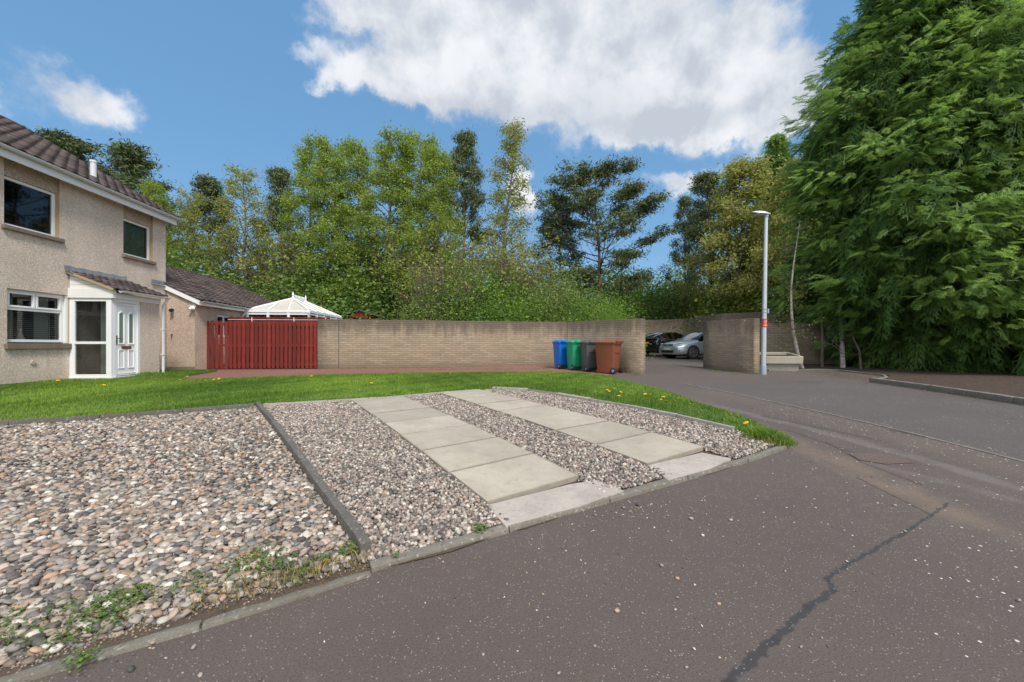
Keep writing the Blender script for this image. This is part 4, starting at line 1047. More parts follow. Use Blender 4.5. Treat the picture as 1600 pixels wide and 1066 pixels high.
# ---- single storey wing
WU0, WU1, WV = 4.80, 13.0, .92
WE, WRV, WRW = 1.50, -2.60, 3.26
wop = [(6.0, 6.95, .30, 1.12)]
wall_open('wing_wall', 'u', WU0, WU1, -.93, WE, wop, WV, .10, M['harl2'], house, 1)
s = MB(); s.quad(HP(WU0,0.01,-.93), HP(WU0,WV,-.93), HP(WU0,WV,WE), HP(WU0,0.01,WE)); s.quad(HP(WU0,.01,WE), HP(WU0,WV,WE), HP(WU0,WV+.02,WE), HP(WU0,.01,WE+.47)); s.build('wing_gable', M['harl2'], house)
s = MB(); s.quad(HP(WU1,WV,-.93), HP(WU1,-6,-.93), HP(WU1,-6,WE), HP(WU1,WV,WE)); s.add([HP(WU1,WV,WE), HP(WU1,-6,WE), HP(WU1,WRV,WRW)], [(0,1,2)]); s.quad(HP(WU0,-6,-.93), HP(WU1,-6,-.93), HP(WU1,-6,WE), HP(WU0,-6,WE)); s.build('wing_rear_wall', M['harl2'], house)
s = MB(); s.quad(HP(5.6,-.3,.1), HP(7.4,-.3,.1), HP(7.4,-.3,1.2), HP(5.6,-.3,1.2)); s.build('wing_room_lining', M['dark'], house)
ww = window(house, 6.0, 6.95, .30, 1.12, WV-.05, [(6.06, 6.45, .36, 1.06, 0), (6.5, 6.9, .36, 1.06, 0)])
s = MB(); hbox(s, 6.452, 6.498, WV-.11, WV-.05, .36, 1.06); s.build('mullion', M['white'], ww)
wl = math.hypot(WV+.22-WRV, WRW-WE); wc, ws_ = (WV+.22-WRV)/wl, (WRW-WE)/wl
WR0, WR1 = WU0-.08, WU1+.15
def wr(s_, t, h): return HP(WR0+s_, WV+.22-wc*t+ws_*h, WE+ws_*t+wc*h)
tiles('wing_roof', wr, WR1-WR0, wl, M['tile'], house, .30, .30, 9, .045)
s = MB(); s.quad(HP(WR0,2*WRV-WV-.22,WE), HP(WR1,2*WRV-WV-.22,WE), HP(WR1,WRV,WRW), HP(WR0,WRV,WRW)); s.build('wing_rear_roof', M['tile'], house)
s = MB()
for i in range(int((WR1-WR0)/.45)+1):
    a = WR0+i*.45; b = min(a+.44, WR1); vs = []
    for uu in (a, b):
        for k in range(7):
            an = math.pi*k/6; vs.append(HP(uu, WRV+.13*math.cos(an), WRW-.02+.11*math.sin(an)))
    s.add(vs, [(k, k+1, k+8, k+7) for k in range(6)]+[tuple(range(7)), tuple(range(7, 14))])
s.build('wing_ridge_tiles', M['tile'], house)
# white bargeboard on the near verge (follows the slope)
def slopebox(mb, fn, s0, s1, t0, t1, h0, h1):
    vs = [fn(a, b, c) for a in (s0, s1) for b in (t0, t1) for c in (h0, h1)]
    return mb.add(vs, [(0,1,3,2),(4,6,7,5),(0,4,5,1),(2,3,7,6),(0,2,6,4),(1,5,7,3)])
s = MB(); slopebox(s, wr, .0, .03, .0, 1.7, -.15, -.002); s.build('bargeboard', M['white'], house, .003)
s = MB(); slopebox(s, wr, -.012, .03, 0, 1.6, 0, .03); s.build('verge_mortar', M['tile'], house)
s = MB(); hbox(s, WR0, WR1, WV+.16, WV+.185, WE-.15, WE-.01); s.build('wing_fascia', M['white'], house, .003)
s = MB(); hbox(s, WR0+.04, WR1, WV, WV+.158, WE-.14, WE-.13); s.build('wing_soffit', M['white'], house)
gutter(WR0+.05, 7.55, WV+.25, WE-.005, .055, house, M['gut'], .8)
s = MB(); s.tube([HP(7.5, WV+.25, WE-.05), HP(7.5, WV+.22, WE-.15), HP(7.5, WV+.06, WE-.3), HP(7.5, WV+.05, -.9)], .036, 10); s.build('wing_downpipe', M['gut'], house, smooth=True)
s = MB(); vs = []
for i in range(9):
    v = .02+i*.06; vs += [HP(UEND+.012, v, 2.08+.0*i-.17*(v*0)), HP(UEND+.012, v, 1.90)]
N=8; s = MB(); vs=[]
for i in range(N+1):
    uu = UEND-.62+.66*i/N; vs += [HP(uu, .012, 2.12-.0*i), HP(uu, .014, 1.99), HP(uu, .06, 1.965+.006*math.sin(2*i))]
s.add(vs, [(3*i+k, 3*i+3+k, 3*i+4+k, 3*i+1+k) for i in range(N) for k in range(2)]); s.build('wing_flashing', M['lead'], house, smooth=True)
s = MB(); hbox(s, WU0-.02, WU0-.002, .02, WV, -.95, -.74); s.build('wing_plinth', M['sill'], house)
# small fittings
s = MB(); c = HP(WU0-.02, .22, 1.18); s.tube([(c[0], c[1]+.02, c[2]), (c[0], c[1]-.06, c[2])], .045, 10); s.tube([(c[0]+.02, c[1]-.06, c[2]), (c[0]+.06, c[1]-.16, c[2]-.03)], [.05, .06], 10); s.build('security_camera', M['black'], house, smooth=True)
s = MB(); c = HP(WU0-.06, WV-.02, 1.30); s.box(c, (.12, .10, .06)); s.tube([(c[0]-.03, c[1]-.03, c[2]-.03), (c[0]-.05, c[1]-.10, c[2]-.11)], [.035, .045], 10); s.tube([(c[0]+.04, c[1]-.03, c[2]-.03), (c[0]+.07, c[1]-.10, c[2]-.11)], [.035, .045], 10); s.build('security_light', M['white'], house, smooth=True)
s = MB(); c = HP(WU0-.01, .22, .36); s.tube([(c[0], c[1], c[2]), (c[0], c[1]-.06, c[2]-.01), (c[0]+.01, c[1]-.07, c[2]-.09), (c[0]-.03, c[1]-.03, c[2]-.12)], .012, 6); s.build('wall_hook', M['black'], house)

# ================================================================== FENCES, CONSERVATORY, SHED
def paling(name, A, B, h, label, cat='fence', n=None, back=True, mt=None, bw=.098, pitch=.0, base=.04, caps=True, dz=0):
    A, B = Vector(A), Vector(B); d = B-A; Ln = d.length; rz = math.atan2(d.y, d.x)
    e = empty(name, (A.x, A.y, float(g((A.y+B.y)/2))), rz, label, cat)
    n = n or int(Ln/.15); p = Ln/n; r = random.Random(3)
    for i in range(n):
        mb = MB(); x = i*p+p*.5
        mb.box((x+r.uniform(-.004, .004), -.035, base+(h-base)/2+r.uniform(-.006, .006)), (bw, .018, h-base), M=Matrix.Rotation(r.uniform(-.006, .006), 3, 'Y'))
        mb.build('board', mt or M['red'], e, .002)
        if back and i < n-1:
            m2 = MB(); m2.box((x+p*.5, .055, base+(h-base)/2-.01), (bw*.9, .018, h-base-.02)); m2.build('back_board', mt or M['red'], e)
    for z in (.16, h*.5, h-.12):
        mb = MB(); mb.box((Ln/2, 0, z), (Ln, .045, .075)); mb.build('rail', mt or M['red'], e, .003)
    return e
fA, fB = at(316, 14.45), at(496.5, 14.75)
mid = (fA[0]+(fB[0]-fA[0])*.19, fA[1]+(fB[1]-fA[1])*.19)
fe_ = paling('paling_fence', (mid[0]+.012, mid[1]), fB, 1.72, 'dark red hit and miss paling fence between house and brick wall', n=22)
fg_ = paling('garden_gate', fA, (mid[0]-.012, mid[1]), 1.74, 'dark red board gate at the left end of the paling fence', 'gate', n=5)
# second red fence just behind, its top showing above the first
A, B = Vector((fA[0]+.3, fA[1]+.9)), Vector((fB[0]+.05, fB[1]+.9)); d = (B-A); rz = math.atan2(d.y, d.x)
e = empty('close_board_fence', (A.x, A.y, float(g(A.y))), rz, 'second dark red board fence showing above and behind the paling fence', 'fence')
zt = wz(1.03)-float(g(A.y))
for i in range(24):
    mb = MB(); mb.box((d.length*(i+.5)/24, 0, zt/2), (d.length/24-.004, .02, zt+random.uniform(-.01, .01))); mb.build('board', M['red'], e)
mb = MB(); mb.box((d.length/2, 0, zt+.016), (d.length, .05, .022)); mb.build('rail', M['red'], e)
for x in (.87, 2.4, d.length-.15):
    mb = MB(); mb.box((x, -.04, zt/2), (.022, .03, zt+.02)); mb.build('post', M['whitewood'], e, .003)
mb = MB(); mb.box((d.length/2, -.03, zt-.075), (d.length, .012, .014)); mb.build('capping', M['whitewood'], e)

# conservatory (house frame)
con = empty('conservatory', (HO[0], HO[1], FL), HA, 'white conservatory with hipped polycarbonate roof and crested ridge behind the red fence', 'conservatory')
CU0, CU1, CV0, CV1, CE, CR = 7.72, 11.7, 1.06, 3.5, 1.42, 2.05
# front is slightly nearer at the house side, as seen in the photo
def hipz(v, u):                                            # height of hipped roof
    return None
RA, RB_ = (9.06, (CV0+CV1)/2), (10.4, (CV0+CV1)/2)          # ridge ends (u, v)
cor = {'a': (CU0, CV0), 'b': (CU0, CV1), 'c': (CU1, CV1), 'd': (CU1, CV0)}
def cp(uv_, w): return Vector(HP(uv_[0], uv_[1], w))
def pane4(pts): return MB().add(pts, [tuple(range(len(pts)))])
pa = cp(cor['a'], CE); pb = cp(cor['b'], CE); pc_ = cp(cor['c'], CE); pd = cp(cor['d'], CE); ra = cp(RA, CR); rbb = cp(RB_, CR)
for pts in ([pa, pb, ra], [pb, pc_, rbb, ra], [pc_, pd, rbb], [pd, pa, ra, rbb]): pane4(pts).build('roof_panel', M['conspanel'], con)
def bar(a, b, r=.028, nm='glazing_bar', up=.03):
    mb = MB(); a = Vector(a)+Vector((0, 0, up)); b = Vector(b)+Vector((0, 0, up)); mb.tube([a, b], r, 6); mb.build(nm, M['white'], con)
for q, rr_ in ((pa, ra), (pb, ra), (pc_, rbb), (pd, rbb)): bar(q, rr_, .045, 'hip_bar')
bar(ra, rbb, .05, 'ridge_bar')
for t in (.33, .66): bar(pa.lerp(pb, t), pa.lerp(ra, .55).lerp(ra, t*.9) if t < .5 else ra.lerp(pb, 1-t*.9) if False else ra, .028)
for t in (.2, .4, .6, .8):
    q = pb.lerp(pc_, t); tt = min(max((t*(CU1-CU0)+CU0-RA[0])/(RB_[0]-RA[0]), 0), 1)
    if t*(CU1-CU0)+CU0 < RA[0]: f_ = (t*(CU1-CU0))/(RA[0]-CU0); bar(q, pb.lerp(ra, f_), .026)
    elif t*(CU1-CU0)+CU0 > RB_[0]: f_ = ((1-t)*(CU1-CU0))/(CU1-RB_[0]); bar(q, pc_.lerp(rbb, f_), .026)
    else: bar(q, ra.lerp(rbb, tt), .026)
for a, b in ((pa, pb), (pb, pc_), (pc_, pd)):
    d_ = (b-a); mb = MB(); M3 = Matrix.Rotation(math.atan2(d_.y, d_.x), 3, 'Z'); mb.box((a+b)/2+Vector((0, 0, -.03)), (d_.length+.08, .10, .11), M=M3); mb.build('eaves_gutter', M['white'], con, .012)
for a, b, n in ((pa, pb, 3), (pb, pc_, 5)):
    for i in range(n+1):
        q = a.lerp(b, i/n); mb = MB(); mb.box((q.x, q.y, L(-.9)+(L(CE-.08)-L(-.9))/2), (.09, .09, L(CE-.08)-L(-.9))); mb.build('post', M['white'], con, .005)
    for w in (CE-.14, CE-.50, .0):
        mb = MB(); d_ = (b-a); M3 = Matrix.Rotation(math.atan2(d_.y, d_.x), 3, 'Z'); c = (a+b)/2; mb.box((c.x, c.y, L(w)), (d_.length, .06, .06), M=M3); mb.build('rail', M['white'], con)
    mb = MB(); c0_ = a.lerp(b, .01); c1_ = a.lerp(b, .99); mb.quad((c0_.x, c0_.y, L(-.3)), (c1_.x, c1_.y, L(-.3)), (c1_.x, c1_.y, L(CE-.1)), (c0_.x, c0_.y, L(CE-.1))); mb.build('pane', M['glass'], con)
mb = MB(); hbox(mb, CU0+.03, CU1-.03, CV0, CV1-.03, -.93, -.30); mb.build('dwarf_wall', M['brick'], con)
mb = MB(); hbox(mb, CU0+1.2, CU1-.3, CV0+.03, CV0+.06, -.3, CE-.1); mb.build('inner_wall', M['sill'], con)
for i, q in enumerate((ra, rbb)):
    mb = MB(); mb.tube([q+Vector((0, 0, z)) for z in (.03, .10, .14, .18, .24, .34)], [.05, .05, .03, .05, .035, .004], 10); mb.build('finial', M['white'], con, smooth=True)
mb = MB(); hbox(mb, RA[0], RB_[0], (CV0+CV1)/2-.01, (CV0+CV1)/2+.01, CR+.07, CR+.12)
for i in range(9):
    q = ra.lerp(rbb, (i+.5)/9); mb.tube([q+Vector((0, 0, .1)), q+Vector((0, 0, .17)), q+Vector((0, 0, .22))], [.02, .03, .004], 6)
mb.build('ridge_cresting', M['white'], con)
mb = MB(); mb.tube([pa+Vector((.02, -.05, -.05)), pa+Vector((-.02, -.06, -.16)), pa+Vector((-.16, -.06, -.24)), pa+Vector((-.2, -.06, -2.2))], .035, 8); mb.build('downpipe', M['white'], con, smooth=True)

# red shed
shx, shy = at(562, 24.5); sz = float(g(24.5))
shed = empty('garden_shed', (shx, shy, sz), R(-6), 'red stained garden shed with grey felt roof behind the brick wall', 'shed')
ew = wz(1.70)-sz; rw_ = wz(2.07)-sz; hw = 1.15
mb = MB()
for i in range(int(ew/.14)): mb.box((0, 0, .07+i*.14), (2*hw, .03, .132), M=Matrix.Rotation(.06, 3, 'X'))
mb.build('front_wall', M['redshed'], shed)
mb = MB(); mb.add([(-hw, .01, ew-.05), (hw, .01, ew-.05), (0, .01, rw_-.02)], [(0, 1, 2)]); mb.build('gable', M['redshed'], shed)
mb = MB(); mb.b2((-hw, .02, 0), (-hw+.03, 2.2, ew)); mb.b2((hw-.03, .02, 0), (hw, 2.2, ew)); mb.b2((-hw, 2.2, 0), (hw, 2.23, ew)); mb.build('side_wall', M['redshed'], shed)
mb = MB()
for sgn in (-1, 1):
    a = [(0, -.12, rw_), (sgn*(hw+.12), -.12, ew-.03), (sgn*(hw+.12), 2.3, ew-.03), (0, 2.3, rw_)]
    mb.add(a+[(x, y, z+.05) for x, y, z in a], [(0,1,2,3),(7,6,5,4),(0,4,5,1),(1,5,6,2),(2,6,7,3),(3,7,4,0)])
mb.build('roof', M['felt'], shed)

# ================================================================== BRICK WALLS
def brick_wall(name, pts, tops, th, m, label, cop=.06, step=.5, H=1.8):
    """polyline wall following the ground. tops = camera-relative top heights. UV: x = run, y = height below coping measured from H"""
    P = [Vector(p) for p in pts]; V, Fc, UV = [], [], []
    run = 0; rows = []
    for i in range(len(P)-1):
        d = P[i+1]-P[i]; n = max(1, int(d.length/step))
        for j in range(n+(1 if i == len(P)-2 else 0)):
            t = j/n; q = P[i]+d*t
            if j == 0 and i > 0: nn = ((P[i]-P[i-1]).normalized()+d.normalized()).normalized()
            else: nn = d.normalized()
            nm = Vector((-nn.y, nn.x)); rows.append((q, nm, run+d.length*t, tops[i]+(tops[i+1]-tops[i])*t))
        run += d.length
    for (q, nm, s_, tp) in rows:
        z0 = float(g(q.y))-.12; z1 = wz(tp)
        a = q-nm*th/2; b = q+nm*th/2
        V += [(a.x, a.y, z0), (a.x, a.y, z1), (b.x, b.y, z1), (b.x, b.y, z0)]
    def uvof(idx, s_, side):
        z = V[idx][2]; top = wz(rows[idx//4][3]); return (s_, H-(top-z))
    for i in range(len(rows)-1):
        s0, s1 = rows[i][2], rows[i+1][2]; a = 4*i; b = 4*(i+1)
        Fc.append((a, b, b+1, a+1)); UV += [uvof(a, s0, 0), uvof(b, s1, 0), uvof(b+1, s1, 0), uvof(a+1, s0, 0)]
        Fc.append((a+1, b+1, b+2, a+2)); UV += [(s0, H), (s1, H), (s1, H+th), (s0, H+th)]
        Fc.append((a+2, b+2, b+3, a+3)); UV += [uvof(a+2, s0, 0), uvof(b+2, s1, 0), uvof(b+3, s1, 0), uvof(a+3, s0, 0)]
    for a in (0, 4*(len(rows)-1)):
        Fc.append((a, a+1, a+2, a+3)); UV += [(0, uvof(a, 0, 0)[1]), (0, H), (th, H), (th, uvof(a+3, 0, 0)[1])]
    me_o = big(name, V, Fc, m, None, None, False, UV)
    bm = bmesh.new(); bm.from_mesh(me_o.data); bmesh.ops.recalc_face_normals(bm, faces=bm.faces); bm.to_mesh(me_o.data); bm.free()
    tag(me_o, label, 'wall'); return me_o
W = [at(497.5, 14.75), at(823, 16.2), at(886, 16.15), at(960, 14.0), at(1004, 12.84)]
bw_ = brick_wall('brick_wall', W, [.93, .92, .905, .865, .83], .24, M['brick'], 'long buff brick garden wall with dark stained top behind the lawn', H=1.78)
def joint(P, tp, nm):      # dark movement joint strip, 3 mm proud
    q = Vector(P[0]); d = Vector(P[1]); n = Vector((d.y, -d.x)); c = q+n*.1225
    mb = MB(); z0 = float(g(q.y)); mb.box((c.x, c.y, (z0+wz(tp))/2), (.014, .004, wz(tp)-z0-.004), rz=math.atan2(d.y, d.x)); mb.build(nm, M['black'], bw_)
d1 = (Vector(W[1])-Vector(W[0])).normalized(); q1 = Vector(W[0])+d1*.72; joint((q1, d1), .93, 'movement_joint')
d2 = (Vector(W[3])-Vector(W[2])).normalized(); joint((Vector(W[2])+d2*.15, d2), .90, 'movement_joint')
# pilaster at the wall's right end (slightly proud)
dE = (Vector(W[4])-Vector(W[3])).normalized(); nE = Vector((dE.y, -dE.x))
Wr = [at(1103, 15.5), at(1182, 13.15)]
pw = brick_wall('brick_wall', Wr, [.90, .86], .24, M['brick'], 'short buff brick wall beside the lamp post, right of the parking gap', H=1.78)
brick_wall('rear_brick_wall', [(2.5, 31), (10, 30.5), (12.7, 29), (12.6, 24.3), (16.6, 22.0), (30, 20)], [1.85, 1.85, 1.86, 1.86, 1.9, 1.9], .24, M['brick2'], 'tall grey buff brick wall enclosing the parking court behind the cars', H=2.4)
brick_wall('bed_brick_wall', [at(1190, 17.2), at(1290, 17.0), at(1400, 16.6), (22, 16.2)], [.90, .90, .90, .9], .24, M['brick2'], 'shaded brick wall behind the trough and birch under the conifer', H=1.78)

# ================================================================== LAMP POST
lx, ly = at(1192.5, 12.75); lz = float(g(ly))
lamp = empty('street_lamp', (lx, ly, lz), 0, 'tall grey steel street lamp with flat head and red notice', 'street lamp')
lamp.rotation_euler = (0, R(1.1), 0)
mb = MB(); mb.tube([(0, 0, -.05), (0, 0, 1.0), (0, 0, 3.0), (0, 0, 4.98)], [.078, .074, .060, .050], 20); mb.build('pole', M['metal'], lamp, smooth=True)
mb = MB(); mb.tube([(0, 0, -.02), (0, 0, .26), (0, 0, .30)], [.092, .092, .080], 20); mb.build('base', M['metaldark'], lamp, smooth=True)
mb = MB(); mb.tube([(0, 0, 4.93), (0, 0, 5.03)], .068, 14); mb.build('collar', M['metaldark'], lamp, smooth=True)
mb = MB(); sec = [(.12, .04, .055, 5.03), (.02, .09, .085, 5.04), (-.10, .13, .10, 5.05), (-.26, .12, .085, 5.065), (-.38, .085, .05, 5.075), (-.46, .05, .03, 5.08)]
vs = []
for (x, hw_, hh_, z) in sec: vs += [(x, -hw_, z-hh_*.35), (x, hw_, z-hh_*.35), (x, hw_*.8, z+hh_*.35), (x, 0, z+hh_*.65), (x, -hw_*.8, z+hh_*.35)]
mb.add(vs, [(5*i+k, 5*i+(k+1) % 5, 5*i+5+(k+1) % 5, 5*i+5+k) for i in range(5) for k in range(5)]+[(0,1,2,3,4), (29,28,27,26,25)])
hd = mb.build('lamp_head', M['metal'], lamp, .01, True)
mb = MB(); mb.box((-.16, 0, 5.012), (.34, .16, .012)); mb.build('lens', M['gut'], hd)
def curved(mb, r, z0, z1, a0, a1, n=8):
    vs = []
    for i in range(n+1):
        a = a0+(a1-a0)*i/n; vs += [(r*math.cos(a), r*math.sin(a), z0), (r*math.cos(a), r*math.sin(a), z1)]
    mb.add(vs, [(2*i, 2*i+2, 2*i+3, 2*i+1) for i in range(n)])
mb = MB(); curved(mb, .080, 1.48, 1.74, R(180), R(360), 12); nt_ = mb.build('notice', simple('red_notice', (.55, .05, .035), .5, .1), lamp, smooth=True)
mb = MB()
for z, a in ((1.52, .95), (1.545, .8), (1.60, .55), (1.64, .7), (1.68, .5)): curved(mb, .0815, z, z+.014, R(270)-a, R(270)+a)
mb.build('notice_lettering', simple('pale_lettering', (.7, .5, .45), .5, .05), nt_)
mb = MB(); mb.tube([(0, 0, 1.93), (0, 0, 1.96)], .079, 16); mb.tube([(0, 0, 2.03), (0, 0, 2.06)], .079, 16); mb.box((.11, 0, 1.99), (.04, .05, .14)); mb.build('clamp_band', M['metaldark'], lamp, smooth=True)

# ================================================================== BINS
def bin_(px, Y, yaw, w, dep, h, colr, label, handle_dark=True, X=None):
    x, y = at(px, Y) if X is None else (X, Y)
    mt = simple('bin_plastic', colr, .42, .10, 3)
    e = empty('wheelie_bin', (x, y, float(g(y))), yaw, label, 'wheelie bin', 'wheelie bins by the brick wall')
    # local: front (lid opening) at +y, back (hinge, wheels) at -y
    def ring(z, sx, sy, oy=0): 
        c = .045; X_, Y_ = w/2*sx, dep/2*sy; pts = []
        for (qx, qy, a0) in ((1, 1, 0), (-1, 1, 90), (-1, -1, 180), (1, -1, 270)):
            for k in range(3):
                a = R(a0+45*k); pts.append((qx*(X_-c)+c*math.cos(a), qy*(Y_-c)+c*math.sin(a)+oy, z))
        return pts
    rings = [ring(.03, .78, .72, .03), ring(.10, .80, .76, .02), ring(.20, .82, .80, .01), ring(h*.86, .96, .95), ring(h*.865, 1.0, 1.0), ring(h*.90, 1.01, 1.01)]
    mb = MB(); vs = [p for r_ in rings for p in r_]; n = 12
    mb.add(vs, [(n*i+k, n*i+(k+1) % n, n*(i+1)+(k+1) % n, n*(i+1)+k) for i in range(len(rings)-1) for k in range(n)]+[tuple(range(n))])
    mb.build('body', mt, e, smooth=True)
    # domed lid
    lr = [ring(h*.895, 1.06, 1.04, .01), ring(h*.925, 1.06, 1.05, .01), ring(h*.965, .86, .86, .0), ring(h*.985, .45, .5, 0)]
    mb = MB(); mb.add([p for r_ in lr for p in r_], [(n*i+k, n*i+(k+1) % n, n*(i+1)+(k+1) % n, n*(i+1)+k) for i in range(3) for k in range(n)]+[tuple(range(n)), tuple(range(3*n, 4*n))])
    mb.box((0, dep/2*1.05+.02, h*.90), (w*.5, .05, .03))
    lid = mb.build('lid', mt, e, .004, True)
    mb = MB()
    for sx in (-1, 1): mb.tube([(sx*w*.36, -dep*.46, h*.90), (sx*w*.36, -dep*.58, h*.93), (sx*w*.36, -dep*.60, h*.95)], .014, 6)
    mb.tube([(-w*.44, -dep*.60, h*.945), (w*.44, -dep*.60, h*.945)], .016, 8)
    for sx in (-.2, .2): mb.tube([(sx*w, -dep*.6, h*.945), (sx*w, -dep*.3, h*.975)], .020, 6)
    mb.build('handle', mt, e, smooth=True)
    # back rib panel
    mb = MB(); mb.box((0, -dep*.475+.004, h*.62), (w*.62, .012, .012)); mb.box((0, -dep*.425, h*.17), (w*.5, .014, .014))
    mb.build('rib', mt, e)
    mb = MB(); mb.tube([(-w*.46, -dep*.40, .10), (w*.46, -dep*.40, .10)], .012, 8); mb.box((0, -dep*.33, .10), (w*.55, .10, .05)); mb.build('axle', M['black'], e)
    for sx in (-1, 1):
        mb = MB(); mb.tube([(sx*w*.40, -dep*.42, .10), (sx*w*.41, -dep*.42, .10), (sx*w*.49, -dep*.42, .10), (sx*w*.50, -dep*.42, .10)], [.085, .10, .10, .085], 18); wh = mb.build('wheel', M['black'], e, smooth=True)
        mb = MB(); mb.tube([(sx*w*.502, -dep*.42, .10), (sx*w*.51, -dep*.42, .10)], [.045, .03], 12); mb.build('hub', M['metaldark'], wh)
    return e
bin_(877.5, 15.0, R(22), .50, .55, 1.07, (.0, .145, .56), 'blue wheelie bin with blue lid, leftmost by the brick wall')
bin_(898.5, 14.4, R(20), .50, .55, 1.07, (.012, .31, .15), 'green wheelie bin with green lid between the blue and grey bins')
bin_(921, 13.85, R(16), .50, .55, 1.07, (.085, .085, .09), 'dark grey wheelie bin with grey lid between the green and brown bins')
bin_(950.5, 13.15, R(49), .58, .72, 1.09, (.20, .065, .030), 'large brown wheelie bin, rightmost of the four by the brick wall')

# ================================================================== TROUGH
tx, ty = at(1213, 14.3); tz = float(g(ty))+.02
tr = empty('stone_trough', (tx, ty, tz), R(-4), 'pale stone planter trough with bare soil behind the lamp post', 'planter')
tr.rotation_euler = (R(9), 0, R(-4))
mb = MB()
def frus(mb, w0, d0, z0, w1, d1, z1):
    vs = [(-w0,-d0,z0),(w0,-d0,z0),(w0,d0,z0),(-w0,d0,z0),(-w1,-d1,z1),(w1,-d1,z1),(w1,d1,z1),(-w1,d1,z1)]
    mb.add(vs, [(3,2,1,0),(4,5,6,7),(0,1,5,4),(1,2,6,5),(2,3,7,6),(3,0,4,7)])
frus(mb, .52, .36, 0, .54, .38, .30); mb.build('base', M['kerbpale'], tr, .02)
mb = MB()
for (a, b) in (((-.60, -.44), (.60, -.38)), ((-.60, .38), (.60, .44)), ((-.60, -.379), (-.54, .379)), ((.54, -.379), (.60, .379))): mb.b2((a[0], a[1], .30), (b[0], b[1], .55))
mb.build('rim', simple('pale_trough_stone', (.40, .36, .28), .9, .15, 5, .004, 40), tr, .012)
mb = MB(); mb.b2((-.54, -.38, .301), (.54, .38, .46)); mb.build('soil', M['litter'], tr)

